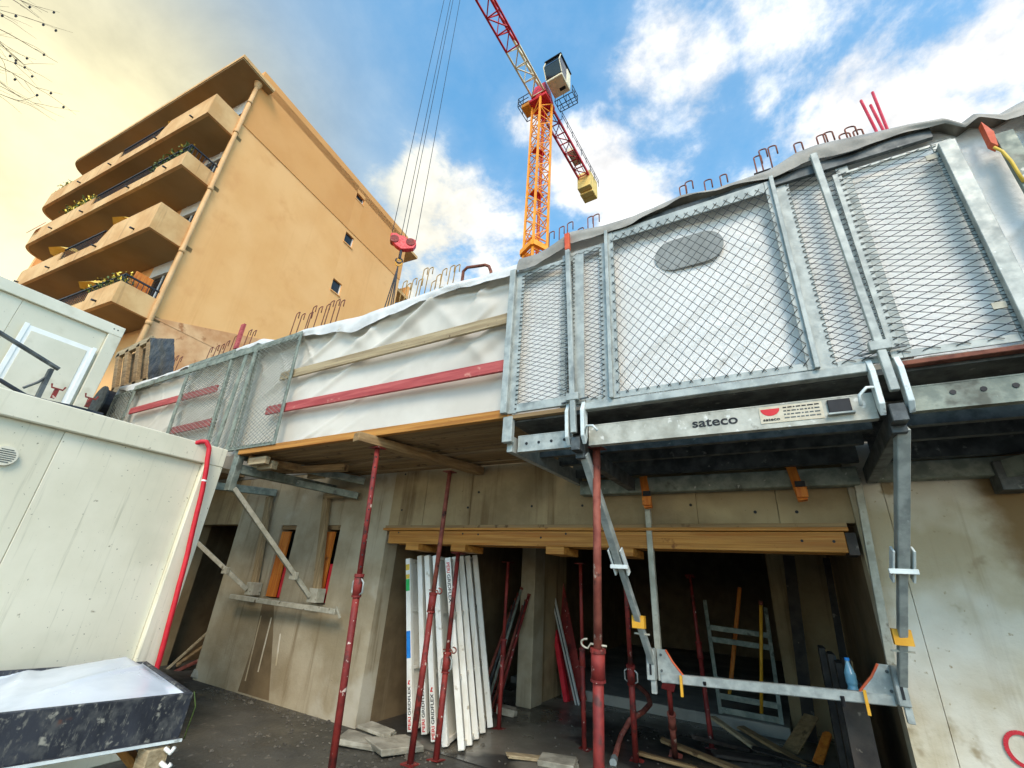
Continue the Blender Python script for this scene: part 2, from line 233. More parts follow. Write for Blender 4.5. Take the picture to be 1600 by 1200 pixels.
# ------------------------------------------------------------------ mesh helpers
ORIG = {}
class MB:
    def __init__(s): s.v = []; s.f = []
    def add(s, vs_, fs):
        o = len(s.v); s.v += [tuple(v) for v in vs_]; s.f += [tuple(i+o for i in f) for f in fs]; return s
    def hexa(s, p):        # 8 corners: bottom ring 0-3, top ring 4-7
        return s.add(p, [(3, 2, 1, 0), (4, 5, 6, 7), (0, 1, 5, 4), (1, 2, 6, 5), (2, 3, 7, 6), (3, 0, 4, 7)])
    def box(s, a, b):      # two opposite corners
        x0, y0, z0 = (min(a[i], b[i]) for i in range(3)); x1, y1, z1 = (max(a[i], b[i]) for i in range(3))
        return s.hexa([(x0, y0, z0), (x1, y0, z0), (x1, y1, z0), (x0, y1, z0), (x0, y0, z1), (x1, y0, z1), (x1, y1, z1), (x0, y1, z1)])
    def bar(s, a, b, w, h, up=(0, 0, 1)):   # w across, h along up
        a = Vector(a); b = Vector(b); d = (b-a).normalized(); u = Vector(up)
        if abs(d.dot(u)) > 0.98: u = Vector((0, 1, 0))
        r = d.cross(u).normalized(); u = r.cross(d).normalized(); r *= w/2; u *= h/2
        return s.hexa([a-r-u, a+r-u, b+r-u, b-r-u, a-r+u, a+r+u, b+r+u, b-r+u])
    def tube(s, a, b, r, r2=None, n=10, cap=True):
        a = Vector(a); b = Vector(b); r2 = r if r2 is None else r2
        d = (b-a).normalized(); u = Vector((0, 0, 1)) if abs(d.z) < 0.9 else Vector((1, 0, 0))
        x = d.cross(u).normalized(); y = d.cross(x)
        o = len(s.v)
        for p, q in ((a, r), (b, r2)):
            for i in range(n):
                t = 2*math.pi*i/n; s.v.append(tuple(p+(x*math.cos(t)+y*math.sin(t))*q))
        for i in range(n): s.f.append((o+i, o+(i+1) % n, o+n+(i+1) % n, o+n+i))
        if cap: s.f.append(tuple(o+i for i in range(n))[::-1]); s.f.append(tuple(o+n+i for i in range(n)))
        return s
    def path(s, pts, r, n=8):
        pts = [Vector(p) for p in pts]; o = len(s.v); prev = None
        for k, p in enumerate(pts):
            d = (pts[min(k+1, len(pts)-1)]-pts[max(k-1, 0)]).normalized()
            if prev is None: x = d.orthogonal().normalized()
            else: x = (prev-d*prev.dot(d)).normalized()
            prev = x; y = d.cross(x); rr = r[k] if isinstance(r, (list, tuple)) else r
            for i in range(n):
                t = 2*math.pi*i/n; s.v.append(tuple(p+(x*math.cos(t)+y*math.sin(t))*rr))
        m = len(pts)
        for k in range(m-1):
            for i in range(n): s.f.append((o+k*n+i, o+k*n+(i+1) % n, o+(k+1)*n+(i+1) % n, o+(k+1)*n+i))
        s.f.append(tuple(o+i for i in range(n))[::-1]); s.f.append(tuple(o+(m-1)*n+i for i in range(n)))
        return s
    def prism(s, poly, off):   # 3D polygon extruded by vector off
        n = len(poly); off = Vector(off); P = [Vector(p) for p in poly]; o = len(s.v)
        s.v += [tuple(p) for p in P]+[tuple(p+off) for p in P]
        s.f.append(tuple(o+i for i in range(n))[::-1]); s.f.append(tuple(o+n+i for i in range(n)))
        for i in range(n): s.f.append((o+i, o+(i+1) % n, o+n+(i+1) % n, o+n+i))
        return s
    def grid(s, fn, nu, nv):
        o = len(s.v)
        for j in range(nv+1):
            for i in range(nu+1): s.v.append(tuple(fn(i/nu, j/nv)))
        for j in range(nv):
            for i in range(nu):
                a = o+j*(nu+1)+i; s.f.append((a, a+1, a+nu+2, a+nu+1))
        return s
    def build(s, name, m, parent=None, smooth=False, bevel=0, loc=None, solid=0, fixn=True):
        org = Vector(loc) if loc is not None else (ORIG[parent.name] if parent else Vector((0, 0, 0)))
        me = bpy.data.meshes.new(name); me.from_pydata([tuple(Vector(v)-org) for v in s.v], [], s.f)
        if fixn or bevel:
            bm = bmesh.new(); bm.from_mesh(me)
            bmesh.ops.recalc_face_normals(bm, faces=bm.faces)
            if bevel: bmesh.ops.bevel(bm, geom=bm.edges[:], offset=bevel, segments=1, affect='EDGES')
            bm.to_mesh(me); bm.free()
        if smooth:
            for p in me.polygons: p.use_smooth = True
        me.materials.append(MT[m] if isinstance(m, str) else m)
        o = bpy.data.objects.new(name, me); COL.objects.link(o)
        if parent: o.parent = parent; o.location = org-ORIG[parent.name]
        else: o.location = org
        ORIG[o.name] = org
        if solid:
            md = o.modifiers.new('thickness', 'SOLIDIFY'); md.thickness = solid; md.offset = 0
        return o
def tag(o, label=None, cat=None, group=None, kind=None):
    for k, v in (('label', label), ('category', cat), ('group', group), ('kind', kind)):
        if v: o[k] = v
    return o
def thing(name, label, cat, loc, group=None):
    o = bpy.data.objects.new(name, None); COL.objects.link(o); o.location = loc; o.empty_display_size = 0.1
    ORIG[o.name] = Vector(loc); return tag(o, label, cat, group)
def bx(name, a, b, m, parent, bevel=0.0): return MB().box(a, b).build(name, m, parent, bevel=bevel)
def brb(name, a, b, w, h, m, parent, up=(0, 0, 1), bevel=0.0): return MB().bar(a, b, w, h, up).build(name, m, parent, bevel=bevel)
def tb(name, a, b, r, m, parent, r2=None, n=12): 
    o = MB().tube(a, b, r, r2, n).build(name, m, parent)
    for p in o.data.polygons: p.use_smooth = len(p.vertices) == 4
    return o
def lerp(a, b, t): return Vector(a)*(1-t)+Vector(b)*t
def text(name, s, size, org, xd, yd, m, parent, width=None):
    cu = bpy.data.curves.new('lettering', 'FONT'); cu.body = s; cu.size = size; cu.extrude = 0.0008; cu.offset = size*0.016
    tmp = bpy.data.objects.new('lettering', cu); COL.objects.link(tmp)
    me = bpy.data.meshes.new_from_object(tmp.evaluated_get(bpy.context.evaluated_depsgraph_get()))
    bpy.data.objects.remove(tmp)
    xd = Vector(xd).normalized(); yd = Vector(yd).normalized(); zd = xd.cross(yd)
    w = max((v.co.x for v in me.vertices), default=1)
    k = width/w if width else 1
    o0 = ORIG[parent.name]
    for v in me.vertices: v.co = Vector(org)+xd*v.co.x*k+yd*v.co.y+zd*(v.co.z+0.0012)-o0
    me.materials.clear(); me.materials.append(MT[m])
    o = bpy.data.objects.new(name, me); COL.objects.link(o); o.parent = parent; ORIG[o.name] = o0
    return o

# ================================================================== SETTING
g = MB().grid(lambda u, v: (-150+300*u, -150+300*v, 0), 60, 60)
gr = g.build('ground', 'ground', loc=(0, 0, 0)); tag(gr, kind='structure')

# ================================================================== CONCRETE BUILDING
WY, WT = 4.43, 0.22
bld = thing('concrete_building', 'bare concrete ground floor with garage opening behind the raised platform', 'building', (-2, WY, 0))
def wall(a, b, m='concrete', label=None, name='wall_panel'):
    o = bx(name, a, b, m, bld)
    if label: o['label'] = label
    return o
W1L, W1R = -6.681, -6.309
W2L, W2R = -5.658, -5.335
WZ0, WZ1 = 1.17, 2.18
DL, DR = -9.1, -7.86
wall((-14, WY, 0), (DL, WY+WT, 2.95))
wall((DL, WY, 2.2), (DR, WY+WT, 2.95))
wall((DR, WY, 0), (W1L, WY+WT, 2.95), 'concrete_pale')
wall((W1L, WY, 0), (W1R, WY+WT, WZ0), 'concrete_pale')
wall((W1L, WY, WZ1), (W1R, WY+WT, 2.95), 'concrete_pale')
wall((W1R, WY, 0), (W2L, WY+WT, 2.95), 'concrete_pale')
wall((W2L, WY, 0), (W2R, WY+WT, WZ0), 'concrete_pale')
wall((W2L, WY, WZ1), (W2R, WY+WT, 2.95), 'concrete_pale')
wall((W2R, WY, 0), (-4.43, WY+WT, 2.95), 'concrete_pale')
# lintel wall in shuttering panels
xs = [-4.43, -3.86, -3.15, -2.46, -1.55, -0.62, 0.02, 0.53]
for i in range(len(xs)-1):
    d = 0.004*((i*7) % 3)
    wall((xs[i], WY+d, 2.17), (xs[i+1]-0.004, WY+WT, 2.95), 'concrete', name='lintel_panel')
wall((0.53, WY, 0), (0.745, WY+WT, 2.95), 'concrete_two_tone')
wall((0.75, WY+0.006, 0), (2.05, WY+WT, 2.95), 'concrete_two_tone')
wall((2.06, WY, 0), (7, WY+WT, 2.95), 'concrete_dark')
# form tie holes
for q in [(-3.185, 4.430, 2.371), (-3.048, 4.430, 2.547), (-4.234, 4.430, 2.362), (-2.324, 4.430, 2.366), (-1.733, 4.430, 2.358), (-0.673, 4.430, 2.338), (-4.266, 4.430, 2.834), (0.150, 4.430, 2.261), (-0.155, 4.430, 2.266)]:
    MB().tube((q[0], WY-0.003, q[2]), (q[0], WY+0.01, q[2]), 0.013, n=10).build('tie_hole', 'black', bld)
# slab over the garage, upper floor wall, interior
bx('floor_slab', (-14, WY, 2.96), (7, 15.3, 3.2), 'concrete_grey', bld)
bx('upper_wall', (-14, 4.55, 3.21), (7, 4.75, 5.62), 'concrete_grey', bld)
bx('side_wall', (-4.65, WY+WT+0.002, 0), (-4.43, 15, 2.95), 'concrete_dark', bld)
bx('side_wall', (0.53, WY+WT+0.002, 0), (0.75, 15, 2.95), 'concrete_dark', bld)
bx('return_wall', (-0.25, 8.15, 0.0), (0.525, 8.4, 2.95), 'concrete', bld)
bx('back_wall', (-4.43, 15, 0), (0.75, 15.2, 2.95), 'concrete_dark', bld)
bx('floor_step', (-3.35, 7.62, 0.0), (-0.26, 14.9, 0.14), 'concrete_grey', bld, 0.01)
bx('floor_step', (-4.43, 7.9, 0.0), (-3.36, 14.9, 0.10), 'concrete_grey', bld, 0.01)
bx('column', (-3.60, 6.6, 0), (-3.36, 6.95, 2.95), 'concrete_pale', bld, 0.008)
bx('partition_wall', (-3.56, 6.96, 0), (-3.40, 7.9, 2.95), 'concrete', bld)
# room behind the doorway and slot windows
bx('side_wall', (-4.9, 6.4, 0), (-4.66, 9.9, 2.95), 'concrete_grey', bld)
bx('side_wall', (-9.6, WY+WT+0.002, 0), (-9.35, 7.59, 2.95), 'concrete_dark', bld)
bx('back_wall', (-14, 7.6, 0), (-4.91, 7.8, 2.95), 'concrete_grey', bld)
flo = bx('floor', (-4.428, WY+0.02, 0.003), (0.528, 14.9, 0.007), 'floor', bld)
# door and window reveals: boards left standing in the slot windows
for (l, r) in ((W1L, W1R), (W2L, W2R)):
    w = r-l
    b = bx('slot_board', (l+0.01, WY+0.025, WZ0+0.02), (l+w*0.60, WY+0.05, WZ1-0.09), 'wood_orange', bld)
    bx('slot_strip', (l+w*0.64, WY+0.05, WZ0+0.02), (r-0.01, WY+0.07, WZ0+0.5), 'red', bld)
    bx('slot_frame', (l, WY+0.02, WZ1-0.06), (r, WY+0.2, WZ1-0.002), 'wood_brown', bld)
    bx('slot_dark', (l+0.002, WY+0.201, WZ0), (r-0.002, WY+0.21, WZ1-0.08), 'black', bld)  # black sheet painted in for the dark behind the slot window
# runs of dried cement below the window
MB().prism([(W1L+0.02, WY-0.002, WZ0-0.01), (W1R-0.1, WY-0.002, WZ0-0.01), (W1R+0.06, WY-0.002, 0.75), (W1R+0.16, WY-0.002, 0.45), (W1R+0.30, WY-0.002, 0.02), (W1L-0.02, WY-0.002, 0.02), (W1L+0.05, WY-0.002, 0.6)], (0, 0.0015, 0)).build('damp_run', 'concrete_dark', bld)
for a, b in (((-6.611, 4.426, 0.939), (-6.594, 4.426, 0.154)), ((-6.369, 4.426, 0.935), (-6.368, 4.426, 0.287)), ((-6.092, 4.426, 0.765), (-6.028, 4.426, 0.402))):
    MB().bar(a, b, 0.022, 0.004, (0, 1, 0)).build('cement_run', 'concrete_two_tone', bld)

# rebar starters on top of the upper wall
def hook(x, y, zt, w, m, lean=0.0, z0=5.5, r=0.0085):
    pts = [(x, y, z0)]
    zc = zt-w/2
    for k in range(7):
        t = math.pi*k/6
        pts.append((x+lean+w/2-w/2*math.cos(t), y+0.02*math.sin(t), zc+w/2*math.sin(t)))
    pts.append((x+lean+w, y, zc-0.13))
    MB().path(pts, r, 6).build('rebar_hook', m, bld, smooth=True)
HK = [(-0.433, 4.650, 6.481), (-0.357, 4.650, 6.524), (-0.140, 4.650, 6.435), (0.041, 4.650, 6.431), (0.437, 4.650, 6.540), (0.511, 4.650, 6.620), (0.594, 4.650, 6.617), (0.859, 4.650, 6.526),
      (1.067, 4.650, 6.520), (1.143, 4.650, 6.527), (1.280, 4.650, 6.421), (1.341, 4.650, 6.489), (1.405, 4.650, 6.406),
      (-2.330, 4.650, 6.476), (-2.161, 4.650, 6.506), (-2.026, 4.650, 6.536), (-1.853, 4.650, 6.352), (-1.704, 4.650, 6.508), (-1.626, 4.650, 6.510)]
for i, q in enumerate(HK): hook(q[0], 4.65, q[2], 0.075+0.02*random.random(), 'rust', 0.01*random.uniform(-1, 1))
HK2 = [(-4.858, 4.650, 6.649), (-4.734, 4.650, 6.620), (-4.521, 4.650, 6.394), (-4.408, 4.650, 6.479), (-4.242, 4.650, 6.491), (-4.129, 4.650, 6.465), (-4.938, 4.650, 6.434), (-5.086, 4.650, 6.497), (-4.618, 4.650, 6.288), (-5.210, 4.650, 6.423), (-5.323, 4.650, 6.516)]
for q in HK2: hook(q[0], 4.65, q[2], 0.09, 'rebar_tan', 0.05)
HK3 = [(-8.476, 4.650, 6.694), (-8.265, 4.650, 6.603), (-7.993, 4.650, 6.562), (-7.920, 4.650, 6.704), (-7.706, 4.650, 6.627), (-7.462, 4.650, 6.621), (-7.360, 4.650, 6.671), (-7.176, 4.650, 6.649), (-7.022, 4.650, 6.589),
       (-11.868, 4.650, 6.578), (-11.565, 4.650, 6.566), (-11.323, 4.650, 6.548), (-11.122, 4.650, 6.593), (-10.831, 4.650, 6.670), (-10.253, 4.650, 6.691), (-10.036, 4.650, 6.620), (-13.671, 4.650, 6.715), (-13.395, 4.650, 6.618)]
for q in HK3: hook(q[0], 4.65, q[2], 0.10, 'rust', 0.06, r=0.010)
for a, b in (((1.558, 4.650, 6.802), (1.585, 4.650, 6.072)), ((1.619, 4.650, 6.682), (1.642, 4.650, 6.038)), ((1.676, 4.650, 6.863), (1.670, 4.650, 6.021))):
    bb = lerp(a, b, 2.2); MB().tube((bb.x, 4.65, max(5.5, bb.z)), a, 0.014, n=6).build('rebar_rod', 'red_rod', bld)
tag(brb('timber_offcut', (-10.434, 4.600, 6.202), (-10.450, 4.600, 6.873), 0.14, 0.05, 'red_plank', None), 'short red plank end sticking up behind the left fence panels', 'plank')
# brown guard pipe bent over
gp = MB().path([(-3.864, 4.650, 5.666), (-3.901, 4.650, 6.056), (-3.902, 4.650, 6.265), (-3.830, 4.650, 6.320), (-3.633, 4.650, 6.278), (-3.467, 4.650, 6.245), (-3.388, 4.650, 6.192), (-3.340, 4.650, 6.074), (-3.298, 4.650, 5.739), (-3.270, 4.650, 5.434)], 0.026, 8)
gp.build('guard_hoop', 'rust', bld, smooth=True)
MB().box((0.398, 4.600, 6.201), Vector((0.573, 4.600, 6.213))+Vector((0, 0.1, 0))).build('cover_block', 'black', bld)

# lintel timber formwork
lf = thing('lintel_formwork', 'yellow timber beam carrying the top of the wide garage opening', 'formwork', (-2, 4.35, 1.93))
bx('beam', (-4.32, 4.355, 1.945), (0.43, 4.42, 2.095), 'wood_yellow', lf, 0.004)
bx('beam', (-4.32, 4.56, 1.945), (0.43, 4.63, 2.095), 'wood_yellow', lf, 0.004)
bx('top_board', (-4.42, 4.335, 2.10), (0.46, 4.65, 2.128), 'wood_yellow', lf, 0.003)
bx('top_board', (-4.42, 4.37, 2.131), (0.46, 4.66, 2.164), 'wood_brown', lf, 0.003)
for px in (647, 719, 870, 970):
    q = {647: (-3.859, 4.350, 1.869), 719: (-3.178, 4.350, 1.897), 870: (-1.979, 4.350, 1.921), 970: (-1.291, 4.350, 1.913)}[px]
    bx('cross_block', (q[0]-0.1, 4.30, 1.87), (q[0]+0.1, 4.68, 1.942), 'wood_yellow', lf, 0.004)
for q in [(-4.156, 4.353, 2.074), (-3.166, 4.353, 2.064), (-2.952, 4.353, 2.058), (-2.164, 4.353, 2.031), (-1.883, 4.353, 2.070), (0.144, 4.353, 2.027), (0.353, 4.353, 2.025)]:
    MB().tube((q[0], 4.352, q[2]), (q[0], 4.362, q[2]), 0.011, n=8).build('bolt_hole', 'black', lf)
bx('end_plate', (0.435, 4.36, 1.93), (0.50, 4.6, 2.09), 'wood_dark', lf)

# ================================================================== PROPS
def prop(label, base, top, tc_=0.5, outer='red_prop', inner='red_prop', r=0.031, holes=True, group='red steel props', head=True, hookpin=True, ring=False, hs=1, pinm='rust_prop'):
    base = Vector(base); top = Vector(top)
    t = thing('steel_prop', label, 'prop', base, group)
    d = (top-base).normalized(); L_ = (top-base).length
    mid = base+d*L_*tc_
    tb('outer_tube', base+d*0.008, mid, r, outer, t)
    tb('inner_tube', mid-d*0.02, top-d*0.008, r*0.8, inner, t)
    side = d.cross(Vector((0, 1, 0))).normalized(); fw = side.cross(d).normalized()
    if fw.y > 0: fw = -fw
    cl = tb('collar', mid-d*0.16, mid+d*0.01, r*1.28, outer, t)
    MB().tube(mid-d*0.005, mid+d*0.02, r*1.45, n=12).tube(mid-d*0.17, mid-d*0.155, r*1.4, n=12).build('collar_ring', outer, cl)
    if hookpin:
        p0 = mid+d*0.04
        side = side*hs; pts = [p0+side*0.06, p0+side*-0.05] + [p0+side*(-0.07-0.045*math.sin(math.pi*k/7))+d*(0.035*(1-math.cos(math.pi*k/7)))*0.8+fw*0.012*k/7 - d*0.03 for k in range(8)]
        MB().path(pts, 0.007, 6).build('pin', pinm, t, smooth=True)
    if ring:
        m_ = MB()
        for sgn in (-1, 1):
            m_.path([mid-d*0.15+side*sgn*(r+0.004), mid-d*0.13+side*sgn*(r+0.035), mid-d*0.05+side*sgn*(r+0.035), mid-d*0.02+side*sgn*(r+0.004)], 0.008, 6)
        m_.build('nut_handle', outer if outer != 'red_prop' else 'galv', t, smooth=True)
    if holes:
        m_ = MB(); fw = Vector((0.73, -0.68, 0)); p = (mid+d*0.08); e = L_*(1-tc_)-0.14; k = 0
        while k*0.1 < e:
            q = p+d*(k*0.1); m_.tube(q+fw*(r*0.8-0.004), q+fw*(r*0.8+0.0015), 0.008, n=7); k += 1
        m_.build('pin_holes', 'black', t)
    bpl = MB().bar(base, base+d*0.008, 0.13, 0.13, (0, 1, 0)).build('base_plate', outer, t)
    if head: MB().bar(top-d*0.008, top, 0.12, 0.12, (0, 1, 0)).build('head_plate', inner, t)
    return t
prop('tall red prop with pin holes under the near end of the platform joist', (-3.335, 3.17, 0), (-3.356, 3.035, 2.735), 0.57, ring=True, hookpin=False)
prop('dark red prop with a wire loop pin at the wall end of the platform joist', (-3.29, 4.06, 0), (-3.265, 4.111, 2.735), 0.52, 'red_prop', 'rust_prop', holes=False)
prop('dark red prop in front of the white panels, under the lintel beam', (-3.178, 4.300, 0.000), (-3.310, 4.500, 1.864), 0.46, 'red_prop', 'red_prop', holes=False, ring=True)
prop('thick red prop with a pale hook pin under the steel bracket', (-1.20, 3.30, 0), (-1.119, 3.160, 2.570), 0.47, 'red_prop', 'rust_prop', r=0.036, holes=False, hs=-1, pinm='steel_pale')
prop('red prop with a grey handled nut standing behind the thick hooked prop', (-1.617, 5.566, 0.000), (-1.471, 4.950, 1.918), 0.45, 'red_prop', 'red_prop', ring=True, hookpin=False)
prop('slim red prop standing on wet floor inside the garage beside the red board', (-2.169, 5.560, 0.000), (-2.189, 5.520, 1.851), 0.5, holes=False, hookpin=False, r=0.026)
prop('slim dark red prop standing inside the garage right of the white panels', (-3.223, 5.527, 0.000), (-3.197, 5.480, 1.830), 0.5, holes=False, hookpin=False, r=0.026)
prop('long red prop leaning at the back of the garage beside the steel trestle', (-1.035, 6.566, 0.000), (-1.218, 7.300, 1.818), 0.55, holes=False, hookpin=False, r=0.028)
prop('short red prop with a grey foot below the left end of the steel tube', (-1.321, 5.984, 0.000), (-1.203, 5.400, 0.743), 0.6, holes=False, hookpin=False, r=0.03, outer='rust_prop', inner='red_prop')

# ================================================================== LEFT TIMBER PLATFORM
FY = 2.95
tp = thing('timber_platform', 'timber deck of long boards cantilevered from the wall beside the steel platform', 'platform', (-3.8, 3.7, 2.85))
n = 10; y0, y1 = 3.02, 4.42
for i in range(n):
    ya = y0+(y1-y0)*i/n; yb = y0+(y1-y0)*(i+1)/n
    dz = random.uniform(-0.018, 0.018)
    bx('deck_board', (-5.82+random.uniform(-0.05, 0.05), ya+0.009, 2.862+dz), (-1.88+random.uniform(-0.04, 0.02), yb-0.009, 2.902+dz), 'wood_brown', tp, 0.003)
bx('edge_beam', (-5.72, 2.955, 2.835), (-1.80, 3.01, 2.915), 'wood_yellow', tp, 0.004)
brb('joist', (-3.42, 2.80, 2.79), (-3.02, 4.40, 2.79), 0.11, 0.09, 'wood_cross', tp, bevel=0.004)
brb('joist', (-5.62, 3.05, 2.80), (-5.1, 4.38, 2.80), 0.09, 0.09, 'wood_cross', tp, bevel=0.004)
brb('joist', (-5.92, 3.55, 2.78), (-4.6, 3.72, 2.78), 0.09, 0.08, 'wood_brown', tp, bevel=0.004)
bx('end_block', (-5.55, 3.02, 2.71), (-5.2, 3.08, 2.80), 'wood_grey', tp, 0.004)
bx('end_block', (-5.95, 3.3, 2.68), (-5.82, 3.42, 2.86), 'wood_grey', tp, 0.004)

# left steel bracket under the timber platform
def left_bracket(label, xf, xw):
    t = thing('wall_bracket', label, 'bracket', (xw, 4.3, 1.15), 'triangular brackets under the left platform')
    brb('top_beam', (xf, 2.98, 2.68), (xw-0.15, 4.40, 2.68), 0.07, 0.11, 'galv_old', t, bevel=0.004)
    bx('end_post', (xf-0.055, 2.97, 2.40), (xf+0.055, 3.05, 2.93), 'galv_old', t, 0.006)
    brb('wall_channel', (xw-0.25, 4.36, 2.62), (xw, 4.36, 1.2), 0.11, 0.06, 'wood_vert', t, (0, 1, 0), 0.004)
    brb('brace', (xf+0.03, 3.04, 2.44), (xw-0.04, 4.28, 1.26), 0.055, 0.055, 'steel_pale', t, bevel=0.004)
    brb('clamp', lerp((xf+0.03, 3.02, 2.44), (xw-0.04, 4.26, 1.26), 0.80)+Vector((-0.06, 0, 0)), lerp((xf+0.03, 3.02, 2.44), (xw-0.04, 4.26, 1.26), 0.80)+Vector((0.06, 0, 0)), 0.05, 0.09, 'steel_pale', t, bevel=0.004)
    bx('foot_block', (xw-0.09, 4.28, 1.19), (xw+0.09, 4.42, 1.36), 'steel_pale', t, 0.006)
    return t
left_bracket('triangular pale steel bracket right of the two slot windows, below the platform corner', -5.76, -5.44)
left_bracket('triangular pale steel bracket partly hidden behind the white container edge', -8.0, -6.84)
lt = tag(MB().bar((-7.147, 4.240, 1.151), (-4.865, 4.240, 1.130), 0.07, 0.06).build('ledger_tube', 'steel_pale', bevel=0.005, loc=(-5.952, 4.240, 1.128)), 'pale steel tube lying along the wall under the slot windows', 'tube')
hk = MB().bar((-4.837, 4.200, 1.189), (-4.742, 4.200, 1.072), 0.02, 0.02).build('end_hook', 'steel_pale', lt)
for i, (a, b) in enumerate((((-5.881, 3.050, 2.862), (-4.827, 4.250, 2.730)), ((-6.247, 3.300, 2.752), (-5.011, 4.350, 2.555)))):
    tag(MB().bar(a, b, 0.06, 0.09).build('support_beam', 'galv_old', bevel=0.005, loc=a), ('dull steel beam running to the wall just below the deck boards', 'dull steel beam at the lowest level under the platform corner')[i], 'beam', 'beams under the left platform corner')
for i, (a, l) in enumerate((((-5.341, 3.150, 2.716), 'pale timber block on the beam nearest the white container'), ((-5.396, 3.900, 2.774), 'pale timber block on the beam near the wall'), ((-5.419, 4.300, 2.579), 'perforated steel end block against the wall above the slot windows'))):
    a = Vector(a); tag(MB().box(a-Vector((0.15, 0.04, 0.05)), a+Vector((0.15, 0.04, 0.05))).build('packing_block', 'wood_grey', bevel=0.006, loc=a), l, 'block', 'blocks under the left platform')

# ================================================================== RIGHT STEEL PLATFORM
sp = thing('steel_platform', 'galvanised formwork platform with a lettered beam below the mesh guard', 'platform', (-0.3, 3.6, 2.85))
XL, XR = -1.80, 0.66
bx('deck_sheet', (XL, 3.0, 2.80), (4.2, 4.40, 2.835), 'steel_dark', sp)
bx('deck_edge', (XL, 2.945, 2.815), (-1.24, 2.995, 2.85), 'wood_brown', sp, 0.003)
bx('deck_edge', (-1.14, 2.935, 2.805), (0.58, 2.997, 2.86), 'galv', sp, 0.004)
bx('deck_edge', (0.72, 2.94, 2.815), (4.2, 2.995, 2.842), 'rust', sp, 0.003)
def ibeam(name, x0, x1, y, z0, z1, m, fl=0.05):
    mb_ = MB(); mb_.box((x0, y, z0+0.008), (x1, y+0.006, z1-0.008)); mb_.box((x0, y-0.002, z0), (x1, y+fl, z0+0.008)); mb_.box((x0, y-0.002, z1-0.008), (x1, y+fl, z1))
    return mb_.build(name, m, sp)
bm1 = ibeam('front_beam', -1.12, 0.58, 3.0, 2.545, 2.70, 'beam')
ibeam('front_beam', -1.74, -1.26, 3.03, 2.555, 2.69, 'galv')
ibeam('front_beam', 0.74, 4.2, 3.03, 2.575, 2.72, 'galv_old')
for y, z0, z1 in ((3.45, 2.62, 2.79), (3.85, 2.64, 2.79), (4.22, 2.60, 2.79)):
    ibeam('cross_beam', -1.75, 0.62, y, z0, z1, 'steel_dark'); ibeam('cross_beam', 0.7, 4.2, y, z0, z1, 'steel_dark')
bx('wall_plate', (-1.70, 4.28, 2.44), (0.60, 4.40, 2.58), 'galv_old', sp, 0.005)
bx('wall_plate', (0.68, 4.30, 2.47), (1.55, 4.42, 2.60), 'galv_old', sp, 0.005)
bx('wall_plate', (1.75, 4.30, 2.47), (4.2, 4.42, 2.60), 'wood_brown', sp, 0.005)
bx('corner_post', (-1.845, 2.94, 2.62), (-1.755, 2.99, 2.84), 'galv', sp, 0.005)
brb('side_beam', (-1.80, 3.0, 2.62), (-1.74, 4.38, 2.62), 0.05, 0.13, 'galv', sp)
for k in range(4): MB().tube((-1.66+k*0.11, 3.026, 2.62), (-1.66+k*0.11, 3.036, 2.62), 0.012, n=8).build('bolt_hole', 'black', sp)
for k in range(6): MB().tube((0.92+k*0.12, 3.026, 2.66), (0.92+k*0.12, 3.036, 2.66), 0.014, n=8).build('bolt_hole', 'black', sp)
text('lettering', 'sateco', 0.085, (-0.395, 2.999, 2.60), (1, 0, 0), (0, 0, 1), 'black', sp, width=0.275)
lb = bx('maker_plate', (0.005, 2.996, 2.578), (0.335, 2.999, 2.684), 'label', sp)
MB().prism([(0.065+0.052*math.cos(math.pi+math.pi*k/10), 2.9945, 2.668+0.045*math.sin(math.pi+math.pi*k/10)) for k in range(11)], (0, 0.001, 0)).build('red_mark', 'text_red', lb)
text('lettering', 'sateco', 0.026, (0.02, 2.9955, 2.592), (1, 0, 0), (0, 0, 1), 'black', lb, width=0.09)
for k in range(4):
    m_ = MB(); x = 0.135
    while x < 0.31:
        w = random.uniform(0.008, 0.03); m_.box((x, 2.9948, 2.664-k*0.022), (min(x+w, 0.32), 2.9956, 2.672-k*0.022)); x += w+0.006
    m_.build('small_print', 'black' if k == 0 else 'steel_dark', lb)
bx('socket_block', (0.36, 2.985, 2.60), (0.47, 3.0, 2.68), 'black', sp, 0.003)
bx('socket_tray', (0.35, 2.97, 2.585), (0.48, 2.999, 2.597), 'galv', sp, 0.002)

